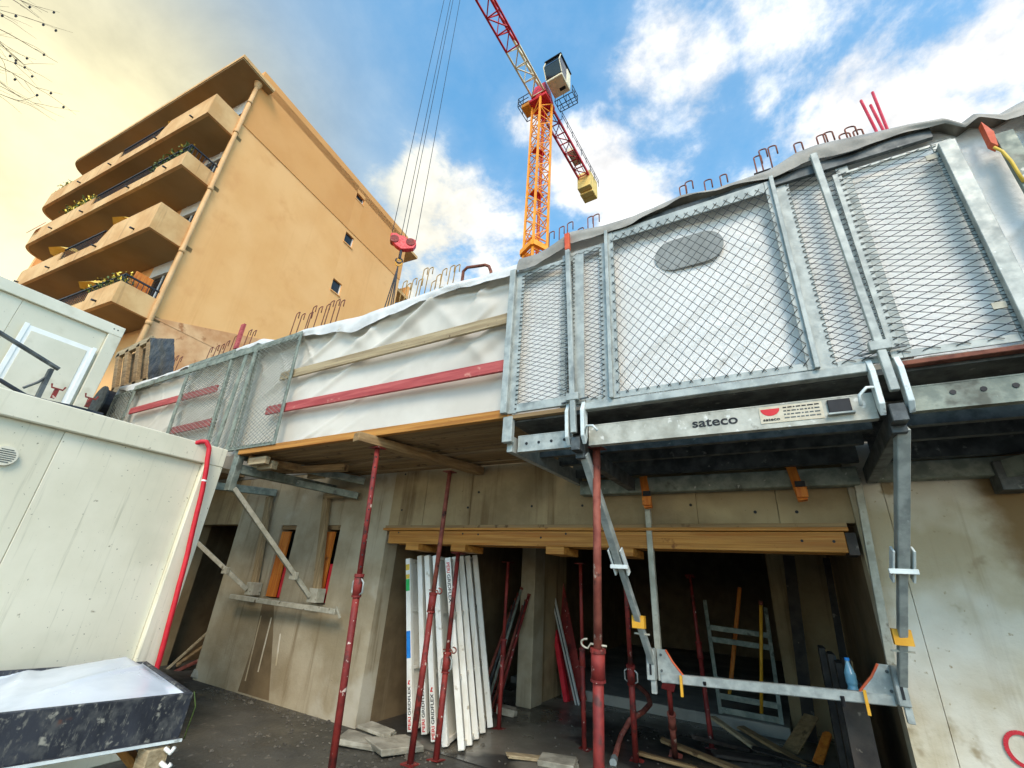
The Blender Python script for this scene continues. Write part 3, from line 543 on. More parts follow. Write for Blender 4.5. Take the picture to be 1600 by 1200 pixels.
def console(label, x, xb, zb, group='telescopic wall brackets under the steel platform'):
    t = thing('telescopic_bracket', label, 'bracket', (xb, 4.25, zb), group)
    brb('top_arm', (x, 3.02, 2.52), (x+0.03, 4.38, 2.52), 0.07, 0.12, 'steel_dark', t, bevel=0.004)
    # two cheek plates that clasp the guard post
    for s in (-1, 1):
        p = [(x+s*0.062, 2.915, 2.60), (x+s*0.062, 2.96, 2.545), (x+s*0.062, 2.99, 2.60), (x+s*0.062, 2.99, 2.86), (x+s*0.062, 2.94, 2.875), (x+s*0.062, 2.905, 2.80)]
        MB().prism([(q[0]-0.014, q[1], q[2]) for q in p], (0.028, 0, 0)).build('cheek_plate', 'steel_light', t, bevel=0.003)
    bx('socket', (x-0.035, 2.93, 2.50), (x+0.035, 3.02, 2.60), 'steel_dark', t, 0.004)
    MB().path([(x+0.075, 2.93, 2.62), (x+0.10, 2.90, 2.665), (x+0.15, 2.90, 2.66), (x+0.18, 2.91, 2.62)] if x < 0 else [(x-0.07, 2.92, 2.70), (x-0.11, 2.91, 2.70), (x-0.15, 2.91, 2.66), (x-0.155, 2.92, 2.60)], 0.009, 6).build('locking_pin', 'steel_light', t, smooth=True)
    a = Vector((x+0.02, 3.06, 2.50)); b = Vector((xb, 4.22, zb+0.10))
    d = b-a
    brb('upper_leg', a, a+d*0.52, 0.060, 0.060, 'galv', t, bevel=0.004)
    brb('lower_leg', a+d*0.46, b, 0.046, 0.046, 'galv', t, bevel=0.004)
    q = a+d*0.50
    for s in (-1, 1): brb('clamp_cheek', q-d.normalized()*0.12+Vector((s*0.048, -0.01, 0)), q+d.normalized()*0.10+Vector((s*0.05, -0.01, 0)), 0.012, 0.05, 'steel_light', t, bevel=0.002)
    brb('clamp_pin', q+d.normalized()*0.04+Vector((-0.07, -0.045, 0)), q+d.normalized()*0.04+Vector((0.07, -0.045, 0)), 0.022, 0.03, 'steel_light', t, bevel=0.003)
    q2 = a+d*0.79
    brb('marker_band', q2+Vector((-0.048, 0, 0)), q2+Vector((0.048, 0, 0)), 0.058, 0.09, 'yellow', t)
    q3 = a+d*0.85
    brb('stop_pin', q3+Vector((-0.06, -0.02, 0)), q3+Vector((0.06, -0.02, 0)), 0.012, 0.012, 'steel_pale', t)
    brb('wall_rail', (x+0.15 if x < 0 else x-0.06, 4.36, 2.50), (xb+(0.02 if x < 0 else -0.02), 4.37, zb+0.12), 0.05, 0.05, 'steel_pale', t, (0, 1, 0), 0.003)
    s = 1 if x < 0 else -1
    g_ = [(xb+s*0.03, 4.27, zb+0.20), (xb+s*0.10, 4.27, zb+0.20), (xb+s*0.15, 4.27, zb+0.12), (xb+s*0.23, 4.27, zb+0.03), (xb+s*0.24, 4.27, zb-0.02), (xb+s*0.03, 4.27, zb-0.02)]
    gp_ = MB().prism(g_, (0, 0.012, 0)).build('gusset_plate', 'galv', t)
    MB().path([Vector(q)+Vector((0, 0.002, 0)) for q in g_[1:5]], 0.008, 6).build('gusset_rim', 'orange_paint', gp_, smooth=True)
    for dx, dz in ((0.06, 0.16), (0.06, 0.05)): MB().tube((xb+s*dx, 4.262, zb+dz), (xb+s*dx, 4.271, zb+dz), 0.01, n=8).build('bolt', 'steel_dark', gp_)
    bx('shoe', (xb-0.045, 4.20, zb-0.02), (xb+0.02, 4.30, zb+0.20), 'galv', t, 0.006)
    bx('shoe_slot', (xb-0.02, 4.196, zb+0.02), (xb-0.004, 4.2005, zb+0.16), 'black', t)
    bx('tongue', (xb-0.02, 4.22, zb-0.11), (xb+0.02, 4.26, zb-0.021), 'galv', t, 0.003)
    brb('strap', (xb+s*0.21, 4.24, zb-0.10), (xb+s*0.21, 4.24, zb+0.04), 0.018, 0.02, 'yellow', t)
    return t
Q1 = (-1.058, 4.250, 0.962); Q2 = (0.536, 4.250, 1.037)
console('telescopic steel bracket under the left end of the lettered beam', -1.20, Q1[0], Q1[2])
console('telescopic steel bracket on the right hand jamb of the garage opening', 0.655, Q2[0], Q2[2])
ht = tag(MB().bar((Q1[0]+0.05, 4.285, Q1[2]), (Q2[0]-0.05, 4.285, Q2[2]), 0.055, 0.065).build('spreader_tube', 'galv', bevel=0.006, loc=(Q1[0], 4.285, Q1[2])), 'pale galvanised tube crossing the right half of the garage opening', 'tube')
for x in (Q1[0]+0.38, Q2[0]-0.34): MB().tube((x, 4.251, Q1[2]+(Q2[2]-Q1[2])*(x-Q1[0])/(Q2[0]-Q1[0])), (x, 4.26, Q1[2]), 0.012, n=8).build('pin_hole', 'black', ht)
# short leg and diagonal of the next bracket, far right
nb = thing('diagonal_strut', 'dark steel strut running to the wall at the right edge under the platform', 'strut', (1.3, 4.3, 2.4))
brb('strut_bar', (2.35, 3.05, 2.60), (1.42, 4.33, 2.50), 0.11, 0.12, 'galv_old', nb, bevel=0.004)
bx('foot', (1.36, 4.26, 2.36), (1.5, 4.42, 2.56), 'steel_dark', nb, 0.004)
for i, q in enumerate(((-1.025, 4.250, 2.429), (0.192, 4.250, 2.459))):
    q = Vector(q)
    t = thing('timber_wedge', ('orange timber batten hanging under the platform left of the lettering', 'orange timber batten hanging under the platform below the maker plate')[i], 'batten', q, 'orange battens under the steel platform')
    brb('batten', q+Vector((-0.03, 0.05, 0.16)), q+Vector((0.01, 0.0, -0.14)), 0.07, 0.05, 'wood_orange', t, (0, 1, 0), 0.004)
    bx('wedge_block', q+Vector((-0.03, -0.06, -0.12)), q+Vector((0.05, -0.02, -0.04)), 'wood_orange', t, 0.004)
    bx('notch', q+Vector((-0.025, -0.04, -0.035)), q+Vector((0.045, -0.03, 0.01)), 'black', t)

# ================================================================== MESH GUARD PANELS
def diamond(x0, x1, z0, z1, y, w, h, r, ox=0.0, oz=0.0, skew=0.0):
    m_ = MB()
    for s in (1, -1):
        k = s*h/w              # slope
        # lines z = k*x + b
        step = h
        bs = [z0-k*x0, z0-k*x1, z1-k*x0, z1-k*x1]; b0 = math.floor(min(bs)/step)*step; nb_ = int((max(bs)-min(bs))/step)+3
        for i in range(nb_):
            b = b0+i*step+oz+random.uniform(-0.07, 0.07)*step
            pts = []
            for x in (x0, x1):
                z = k*x+b
                if z0-1e-6 <= z <= z1+1e-6: pts.append((x, z))
            for z in (z0, z1):
                x = (z-b)/k
                if x0 < x < x1: pts.append((x, z))
            if len(pts) < 2: continue
            pts.sort(); (xa, za), (xb_, zb_) = pts[0], pts[-1]
            if abs(xa-xb_) < 0.01: continue
            m_.tube((xa, y, za), (xb_, y+0.002*s, zb_), r, n=4, cap=False)
    return m_
def guard(label, x0, x1, z0, z1, y, stile_l, stile_r, dw, dh, fm='galv', wm='wire', r=0.0023, top=0.06, bot=0.045, group='mesh guard panels', oz=0.0, over=0.02, lean=0.0):
    t = thing('mesh_panel', label, 'guard panel', ((x0+x1)/2, y, z0), group)
    def st(name, xa, xb_):
        if lean: MB().hexa([(xa+lean, y, z0), (xb_+lean, y, z0), (xb_+lean, y+0.012, z0), (xa+lean, y+0.012, z0), (xa, y, z1), (xb_, y, z1), (xb_, y+0.012, z1), (xa, y+0.012, z1)]).build(name, fm, t)
        else: 
            bx(name, (xa, y, z0), (xb_, y+0.012, z1), fm, t, 0.002)
    if stile_l: st('stile', x0, x0+stile_l)
    if stile_r: st('stile', x1-stile_r, x1)
    bx('rail', (x0+stile_l+0.001+lean, y+0.001, z0), (x1-stile_r-0.001+lean, y+0.011, z0+bot), fm, t, 0.002)
    if top: bx('rail', (x0+stile_l+0.001, y+0.001, z1-top), (x1-stile_r-0.001, y+0.011, z1), fm, t, 0.002)
    a = max(0, stile_l-over); b = max(0, stile_r-over)
    mm = diamond(x0+a, x1-b, z0+bot-0.02, z1-top*0.5, y-0.004, dw, dh, r, oz=oz)
    if lean: mm.v = [(v[0]+lean*(z1-v[2])/(z1-z0), v[1], v[2]) for v in mm.v]
    tag(mm.build('wire_mesh', wm, t, fixn=False), kind='stuff')
    return t
Z0 = 2.862
pA = guard('narrow galvanised mesh panel beside the planks, at the left end of the steel platform', -1.83, -1.13, Z0, 4.30, 2.945, 0.11, 0.10, 0.115, 0.042)
bx('edge_angle', (-1.86, 2.905, Z0), (-1.80, 2.944, 4.33), 'galv', pA, 0.003)
bx('toe_board', (-1.72, 2.934, Z0+0.002), (-1.24, 2.943, Z0+0.075), 'galv', pA, 0.002)
pB = guard('galvanised mesh strip right of the thin orange tipped post', -1.34, -0.86, Z0, 4.36, 2.962, 0.06, 0.13, 0.085, 0.044, oz=0.02)
pC = guard('large centre mesh panel showing a grey oval on the sheet behind it', -0.92, 0.36, Z0, 4.42, 2.93, 0.065, 0.06, 0.072, 0.088, r=0.0022, top=0.10, bot=0.05)
for xa in (-0.925, 0.335): bx('edge_angle', (xa, 2.905, Z0), (xa+0.028, 2.929, 4.44), 'galv', pC, 0.003)
pD = guard('overlapped mesh panel left of the thin slanting guard post', 0.33, 0.80, Z0, 4.44, 2.965, 0.12, 0.07, 0.085, 0.044, top=0.05)
pE = guard('wide mesh panel with long flat diamonds near the right edge', 0.70, 1.32, Z0, 4.30, 2.945, 0.05, 0.10, 0.125, 0.046, top=0.02)
bx('edge_angle', (1.235, 2.90, Z0), (1.315, 2.944, 4.25), 'galv', pE, 0.003)
bx('tie_plate', (1.17, 2.935, 4.17), (1.225, 2.943, 4.21), 'steel_pale', pE); bx('tie_plate', (1.165, 2.935, 3.06), (1.22, 2.943, 3.10), 'steel_pale', pE)
pF = guard('mesh panel cut by the right edge, next to the red corner piece', 1.64, 3.0, Z0, 4.32, 2.945, 0.12, 0.1, 0.125, 0.046)
# left, older panels
pG = guard('old grey green mesh panel at the left with two red planks behind it', -8.02, -6.70, 2.95, 4.55, 2.95, 0.10, 0.06, 0.11, 0.052, 'galv_old', 'wire_old', 0.004, top=0.10, lean=0.16)
pH = guard('narrow old mesh panel in the overlap between the two left panels', -6.72, -6.02, 2.90, 4.52, 2.965, 0.05, 0.05, 0.09, 0.052, 'galv_old', 'wire_old', 0.0035, lean=0.15)
bx('middle_stile', (-6.36, 2.95, 2.93), (-6.27, 2.962, 4.47), 'galv_old', pH)
pI = guard('old mesh panel where the grey and red plank ends begin', -6.12, -5.07, 2.90, 4.46, 2.94, 0.09, 0.055, 0.09, 0.055, 'galv_old', 'wire_old', 0.0035, lean=0.10)
pJ = guard('far left old mesh panel above the container roof edge', -10.7, -9.8, 3.2, 4.42, 2.96, 0.10, 0.10, 0.10, 0.05, 'galv_old', 'wire_old', 0.005)
# guard posts
for lab, a, b, w, tip in (('thin steel guard post with an orange tip left of the large mesh panel', (-1.20, 2.905, 2.62), (-1.27, 2.905, 4.54), 0.042, True),
                          ('thin steel guard post right of the large mesh panel', (0.66, 2.905, 2.66), (0.625, 2.905, 4.50), 0.042, False)):
    t = thing('guard_post', lab, 'post', a, 'guard posts of the steel platform')
    e = lerp(a, b, 0.90) if tip else Vector(b)
    brb('post_tube', a, e, w, 0.035, 'galv', t, (0, 1, 0), 0.004)
    if tip: brb('painted_tip', e, b, w+0.004, 0.037, 'orange_paint', t, (0, 1, 0), 0.004)
    c_ = lerp(a, b, 0.15)
    brb('post_clamp', c_-Vector((0.05, 0, 0)), c_+Vector((0.05, 0, 0)), 0.045, 0.06, 'galv', t, bevel=0.004)
    brb('clamp_loop', c_+Vector((-0.1, 0.02, -0.03)), c_+Vector((0.12, 0.02, -0.01)), 0.01, 0.01, 'steel_dark', t)
t = thing('corner_sleeve', 'red pointed plastic corner piece with yellow strap at top right', 'sleeve', (1.55, 2.9, 3.9))
MB().prism([(1.448, 2.900, 4.312), (1.476, 2.900, 4.209), (1.463, 2.900, 4.095), (1.442, 2.900, 4.135)], (0.0, 0.05, 0)).build('red_cap', 'orange_paint', t)
MB().path([(1.446, 2.905, 4.095), (1.465, 2.900, 4.045), (1.477, 2.900, 3.955), (1.481, 2.905, 3.876), (1.486, 2.910, 3.799)], 0.008, 6).build('yellow_strap', 'tape_yellow', t, smooth=True)
bx('post_plate', (1.475, 2.915, 2.87), (1.56, 2.94, 4.20), 'galv_old', t, 0.003)

# ---- tarpaulins
TOP = [(-10.804, 4.131), (-10.708, 4.610), (-9.248, 4.553), (-8.157, 4.569), (-7.097, 4.561), (-6.119, 4.605), (-5.685, 4.483), (-5.145, 4.525), (-4.623, 4.499), (-4.026, 4.453), (-3.604, 4.472), (-3.115, 4.476), (-2.669, 4.490), (-2.252, 4.451), (-1.875, 4.464), (-1.593, 4.463), (-1.407, 4.524), (-1.265, 4.590), (-0.957, 4.530), (-0.671, 4.518), (-0.272, 4.565), (-0.012, 4.509), (0.346, 4.530), (0.545, 4.608), (0.665, 4.613), (0.902, 4.576), (1.100, 4.524), (1.313, 4.469), (1.381, 4.376), (1.452, 4.420), (1.549, 4.356), (1.673, 4.401), (2.6, 4.42), (3.4, 4.42)]
def top_at(x):
    for (xa, za), (xb_, zb_) in zip(TOP, TOP[1:]):
        if xa <= x <= xb_: return za+(zb_-za)*(x-xa)/(xb_-xa)
    return TOP[0][1] if x < TOP[0][0] else TOP[-1][1]
def fbm(x, y, z=0): return noise.fractal(Vector((x, y, z)), 0.9, 2.1, 4)
def ridge(x, z, f, ph): 
    v = noise.noise(Vector((x*f, z*f*0.3, ph))); return (1-abs(v)*2.2)
def tarp(label, x0, x1, zb, mname, y, fold, nu, amp=1.0, hem='tarp'):
    def fn(u, v):
        x = x0+(x1-x0)*u; zt = top_at(x)+0.010*noise.noise(Vector((x*3, 0.3, 0)))
        if v < 0.8:
            k = v/0.8; z = zb+(zt-zb)*k+0.012*fbm(x*3, 7.7)*(1-k)
            dd = 0.030*noise.noise(Vector((x*0.8, z*1.0, 2)))
            def crease(p, q, f, ph, wd):     # one long narrow fold per zero line of a stretched noise
                vv_ = noise.noise(Vector((p*f, q*f*0.16, ph))); return math.exp(-(vv_/wd)**2)
            p1 = -x*0.50+z*0.86; q1 = x*0.86+z*0.50      # folds rising to the right
            p2 = x*0.80+z*0.60; q2 = -x*0.60+z*0.80      # steep folds under the hem
            m1 = max(0, 0.45+1.2*noise.noise(Vector((x*0.7, z*0.8, 11)))); m2 = max(0, 0.25+1.3*noise.noise(Vector((x*0.9, z, 21))))
            dd += amp*(0.020*m1*crease(p1, q1, 1.7, 3.3, 0.06)+0.010*m1*crease(p1, q1, 3.1, 8.8, 0.07)+0.014*m2*k*crease(p2, q2, 2.0, 5.1, 0.08))
            dd += amp*0.020*math.exp(-((zt-z-0.16-0.06*noise.noise(Vector((x*1.3, 0, 2))))/0.035)**2)*max(0, 0.4+noise.noise(Vector((x*0.8, 1, 5))))
            return (x, y-dd, z)
        k = (v-0.8)/0.2
        drop = fold*(0.8+1.0*noise.noise(Vector((x*1.1, 4.4, 0))))+0.05*noise.noise(Vector((x*3.1, 9.1, 0)))
        yy = y-0.12*math.sin(math.pi*min(1, k*1.6)/2)-0.025*noise.noise(Vector((x*2.6, k*1.5, 9)))*k-0.012*noise.noise(Vector((x*9, k*2.5, 4)))*k
        zz = zt+0.02*math.sin(math.pi*min(1, k*2))-max(0.02, drop)*max(0, k-0.25)/0.75
        return (x, yy, zz)
    o = MB().grid(lambda u, v: fn(u, v*0.80), nu, 64).build('tarpaulin', mname, smooth=True, loc=((x0+x1)/2, y, zb), fixn=False)
    MB().grid(lambda u, v: fn(u, 0.785+v*0.215), nu, 14).build('folded_hem', hem, o, smooth=True, fixn=False)
    return tag(o, label, 'tarpaulin', 'white tarpaulins behind the guard rails')
tarp('long white creased tarpaulin with planks across it, left of the steel platform', -10.75, -1.79, 2.90, 'tarp', 3.09, 0.13, 760, 3.6, 'hem_pale')
tarp('thick white padded tarpaulin behind the galvanised mesh panels', -1.785, 3.3, 2.88, 'tarp_thick', 3.03, 0.16, 360, 1.2, 'hem_grey')
# grey oval printed on the sheet
ov = MB(); cx, cz = -0.29, 4.045
pts = []
for k in range(13): t_ = -math.pi/2+math.pi*k/12; pts.append((cx+0.12+0.145*math.cos(t_), 2.993, cz+0.145*math.sin(t_)))
for k in range(13): t_ = math.pi/2+math.pi*k/12; pts.append((cx-0.10+0.145*math.cos(t_), 2.993, cz+0.145*math.sin(t_)))
tag(ov.prism(pts, (0, 0.004, 0)).build('oval_opening', 'oval', loc=(cx, 2.993, cz)), 'grey oval patch on the white sheet behind the large mesh panel', 'patch')
# rail under the folded tarp edge
for a, b, lab in (((-9.85, 2.955, 4.42), (-5.1, 2.955, 4.42), 'dark top rail above the old left mesh panels'), ((-0.85, 2.96, 4.44), (1.25, 2.96, 4.40), 'grey top rail under the tarpaulin edge above the large mesh panel')):
    tag(MB().bar(a, b, 0.03, 0.09).build('top_rail', 'steel_dark' if a[0] > -2 else 'galv_old', bevel=0.003, loc=a), lab, 'rail', 'top rails of the guard')
# planks
for nm, a, b, m_, lab in (('plank', (-5.330, 2.910, 3.856), (-1.857, 2.910, 3.840), 'wood_grey', 'long weathered grey plank across the white tarpaulin'),
                     ('plank', (-5.423, 2.910, 3.391), (-1.834, 2.910, 3.346), 'red_plank', 'long faded red plank across the white tarpaulin below the grey plank'),
                     ('plank', (-9.715, 2.990, 3.960), (-6.894, 2.990, 3.947), 'red_plank', 'upper short red plank behind the left mesh panel'),
                     ('plank', (-7.955, 2.990, 3.387), (-6.729, 2.990, 3.396), 'red_plank', 'lower short red plank low behind the left mesh panel')):
    a = Vector(a); b = Vector(b); a.y = 2.985; b.y = 2.985
    tag(MB().bar(a, b, 0.03, 0.115).build(nm, m_, bevel=0.004, loc=a), lab, 'plank', 'guard planks on the tarpaulin')

# ================================================================== SITE CONTAINERS
ca = R(92.75); e2 = Vector((math.cos(ca), math.sin(ca), 0)); e1 = Vector((e2.y, -e2.x, 0))   # e1 faces the camera side
def container(label, corner, z0, length, paint, door=None, roofed=True):
    C = Vector((corner[0], corner[1], z0)); H = 2.75
    t = thing('site_container', label, 'container', C-e2*length/2-e1*1.2)
    def P(l, w, z): return C-e2*l-e1*w+Vector((0, 0, z))   # l from far end toward the viewer, w inward
    def slab(name, l0, l1, w0, w1, za, zb, m=paint, par=t, bev=0.004):
        return MB().hexa([P(l0, w0, za), P(l1, w0, za), P(l1, w1, za), P(l0, w1, za), P(l0, w0, zb), P(l1, w0, zb), P(l1, w1, zb), P(l0, w1, zb)]).build(name, m, par, bevel=bev)
    slab('roof_beam', 0.0, length, 0.0, 0.12, H-0.20, H, bev=0.008)
    slab('corner_post', 0.0, 0.20, 0.002, 0.2, 0.14, H-0.201, bev=0.008)
    slab('corner_post', length-0.20, length, 0.002, 0.2, 0.14, H-0.201, bev=0.008)
    slab('base_beam', 0.0, length, 0.0, 0.14, 0.0, 0.139, bev=0.008)
    k = 0.201; i = 0
    while k < length-0.25:
        e = min(k+1.15, length-0.201)
        if door and door[0] < e and door[1] > k: pass
        slab('side_panel', k+0.002, e-0.002, 0.055, 0.10, 0.14, H-0.202, bev=0.003); k = e; i += 1
    slab('end_wall', 0.004, 0.06, 0.13, 2.4, 0.0, H-0.03)
    slab('end_wall', length-0.06, length-0.004, 0.13, 2.4, 0.0, H-0.03)
    slab('back_wall', 0.0, length, 2.401, 2.44, 0.0, H-0.03)
    slab('roof', 0.07, length-0.07, 0.121, 2.39, H-0.10, H-0.04)
    return t, P, slab
cA, PA, slabA = container('large cream site container filling the lower left', (-5.2, 2.58), 0.0, 6.06, 'cont')
# round vent
vp_ = (-5.170, 0.952, 2.261)
vent = MB().tube(Vector((-5.175, vp_[1], vp_[2])), Vector((-5.150, vp_[1], vp_[2])), 0.075, n=24).build('vent', 'cont_up', cA)
for k in range(7):
    z = vp_[2]-0.048+k*0.016; w = math.sqrt(max(0.0004, 0.06**2-(z-vp_[2])**2))
    MB().box((-5.152, vp_[1]-w, z-0.003), (-5.147, vp_[1]+w, z+0.003)).build('vent_slat', 'steel_dark', vent)
cB, PB, slabB = container('upper cream site container with a white framed window, left', (-10.07, 2.52), 2.75, 6.06, 'cont_up')
wf = slabB('window', 0.28, 1.18, 0.012, 0.034, 0.62, 2.18, 'white_pvc', bev=0.004)
slabB('window_shutter', 0.36, 1.10, 0.004, 0.0115, 0.70, 2.10, 'cont_up', wf)
for l in (0.28, 1.18): slabB('window_guide', l-0.03, l+0.03, 0.0, 0.011, 0.4, 2.2, 'white_pvc', wf, 0.002)
MB().tube(PB(0.10, -0.002, 2.66), PB(0.10, 0.01, 2.66), 0.012, n=8).build('bolt_hole', 'black', cB)
MB().tube(PB(0.16, -0.002, 2.66), PB(0.16, 0.01, 2.66), 0.012, n=8).build('bolt_hole', 'black', cB)
slabB('red_sticker', 2.0, 2.35, -0.002, 0.02, 2.25, 2.45, 'text_red', cB)
cD, PD, slabD = container('cream site container under the upper one, hidden behind the lower left container', (-10.07, 2.52), 0.0, 6.06, 'cont_up')
# railing on the lower roof
rl = thing('roof_railing', 'bent dark steel railing standing on the lower container roof', 'railing', (-5.9, 1.0, 2.75))
A_ = [(-5.750, 0.517, 3.386), (-5.750, 0.651, 3.349), (-5.750, 1.112, 3.196)]
MB().path([Vector(p) for p in A_], 0.022, 6).build('top_bar', 'steel_dark', rl)
brb('post', (-5.750, 1.064, 3.174), (-5.750, 1.072, 2.882), 0.07, 0.03, 'steel_dark', rl)
MB().path([(-5.750, 1.073, 3.125), (-5.750, 1.028, 3.026), (-5.750, 0.956, 2.938)], 0.012, 6).build('stay', 'steel_dark', rl)
MB().path([(-5.750, 0.677, 2.969), (-5.750, 0.802, 2.949), (-5.750, 0.995, 2.878), (-5.750, 1.152, 2.874), (-5.750, 1.311, 2.887), (-5.750, 1.564, 2.890)], 0.02, 6).build('toe_bar', 'iron', rl)
for q in ((-5.720, 1.161, 2.912), (-5.720, 1.415, 2.914)):
    q = Vector(q)
    t = thing('hose_bracket', 'small red forked bracket on the container roof edge, ' + ('left one' if q.y < 1.35 else 'right one'), 'bracket', q, 'red forked brackets on the container roof')
    MB().bar(q, q+Vector((0, 0, 0.09)), 0.03, 0.03).build('stem', 'red_prop', t)
    MB().path([q+Vector((0, -0.05, 0.13)), q+Vector((0, -0.04, 0.095)), q+Vector((0, 0.04, 0.095)), q+Vector((0, 0.05, 0.13))], 0.008, 6).build('fork', 'red_prop', t)
# hose
hz = [Vector(p) for p in ((-5.220, 2.213, 2.716), (-5.170, 2.265, 2.754), (-5.140, 2.300, 2.762), (-5.125, 2.344, 2.702), (-5.120, 2.385, 2.471), (-5.120, 2.434, 2.054), (-5.120, 2.474, 1.660), (-5.120, 2.500, 1.287), (-5.120, 2.522, 0.963), (-5.120, 2.535, 0.676))]
hz.append(Vector((hz[-1].x, hz[-1].y+0.02, 0.02)))
hs = []
for i in range(len(hz)-1):
    for k in range(4): hs.append(lerp(hz[i], hz[i+1], k/4)+Vector((0.008*fbm(i+k/4, 3), 0.006*fbm(i+k/4, 8), 0)))
hs.append(hz[-1])
hose = tag(MB().path(hs, 0.023, 10).build('hose', 'hose', smooth=True, loc=hz[-1]), 'bright red hose hanging down the container corner', 'hose')
for f_ in (0.42,): 
    q = hs[int(len(hs)*f_)]; MB().tube(q-Vector((0, 0, 0.008)), q+Vector((0, 0, 0.008)), 0.025, n=12).build('hose_tie', 'white_pvc', hose)

# ================================================================== TRAY
tr = thing('mortar_tray', 'black splashed mortar tray lined with white plastic, bottom left', 'tray', (-4.2, 1.2, 0))
zr = 0.82
BR = Vector((-4.698, 2.237, 0.820)); FR = Vector((-3.456, 1.983, 0.820)); FL = Vector((-3.641, 1.126, 0.820)); 
dl = (FL-FR).normalized()
FL = FR+dl*1.7; BL = BR+dl*1.7; dn = Vector((0, 0, -0.26)); inn = (FR-BR).normalized()
def side(name, a, b, inward):
    return MB().hexa([a+dn+inward*0.03, b+dn+inward*0.03, b+dn+inward*0.055, a+dn+inward*0.055, a, b, b+inward*0.03, a+inward*0.03]).build(name, 'tray', tr, bevel=0.004)
side('front_side', FR, FL, -inn); side('back_side', BR, BL, inn); side('end_side', BR+inn*0.03, FR-inn*0.03, dl); side('end_side', BL+inn*0.03, FL-inn*0.03, -dl)
MB().hexa([BR+dn, FR+dn, FL+dn, BL+dn, BR+dn*0.93, FR+dn*0.93, FL+dn*0.93, BL+dn*0.93]).build('bottom', 'tray', tr)
def lin(u, v):
    p = (BR+dl*0.02+inn*0.02)*(1-u)*(1-v)+(FR+dl*0.02-inn*0.02)*u*(1-v)+(FL-dl*0.02-inn*0.02)*u*v+(BL-dl*0.02+inn*0.02)*(1-u)*v
    pk = max(0, 1-max(abs(u-0.10)/0.85 if u > 0.10 else abs(u-0.10)/0.12, abs(v-0.10)/0.42 if v > 0.10 else abs(v-0.10)/0.12))     # tented corner
    rg = max(0, 1-abs(v-0.42-0.10*u)/0.05)*(0.8-0.5*u)                                                  # one pinched fold
    z = -0.05+0.115*pk+0.028*rg-0.07*math.sin(math.pi*u)*max(0, min(1, (v-0.40)*3))
    z += 0.010*math.exp(-((u-0.35-(v-0.1)*0.8)/0.03)**2)*(v < 0.4)
    e = min(u, 1-u, v, 1-v); z = z if e > 0.015 else -0.012
    return p+Vector((0, 0, z+0.008*noise.noise(Vector((u*4, v*7, 1)))*min(1, e*8)))
ln = MB().grid(lin, 60, 70).build('plastic_liner', 'liner', tr, smooth=True, fixn=False)
MB().path([FR+Vector((0, 0, 0.006)), FR+inn*0.01+dn*0.3-dl*0.03, FR+dn*0.95-dl*0.02], 0.0035, 6).build('green_cord', 'leaf', tr, smooth=True)
brb('support_bar', FR+dn*0.93+inn*0.03, FL+dn*0.93+inn*0.03, 0.012, 0.014, 'steel_light', tr)
ts = thing('timber_trestle', 'short yellow timber stand under the near corner of the tray', 'trestle', (FR.x, FR.y, 0))
q = FR+dl*0.12-inn*0.02
bx('block', q+Vector((-0.06, -0.06, -0.40)), q+Vector((0.06, 0.06, -0.265)), 'wood_grey', ts, 0.005)
brb('leg', Vector((q.x+0.04, q.y, 0.0)), q+Vector((0.04, 0, -0.40)), 0.06, 0.05, 'wood_yellow', ts, bevel=0.004)
brb('leg', Vector((q.x-0.25, q.y-0.15, 0.0)), q+Vector((-0.2, -0.15, -0.40)), 0.06, 0.05, 'wood_yellow', ts, bevel=0.004)
brb('cross_bar', q+Vector((0.04, 0.02, -0.43)), q-inn*0.9+Vector((0, 0, -0.43)), 0.05, 0.06, 'wood_yellow', ts, bevel=0.004)
MB().path([q+Vector((0.06, 0.03, -0.27)), q+Vector((0.10, 0.05, -0.29)), q+Vector((0.12, 0.05, -0.26))], 0.012, 6).path([q+Vector((0.06, 0.03, -0.34)), q+Vector((0.11, 0.05, -0.36)), q+Vector((0.12, 0.06, -0.34))], 0.014, 6).build('rag_knot', 'panel_w', ts, smooth=True)

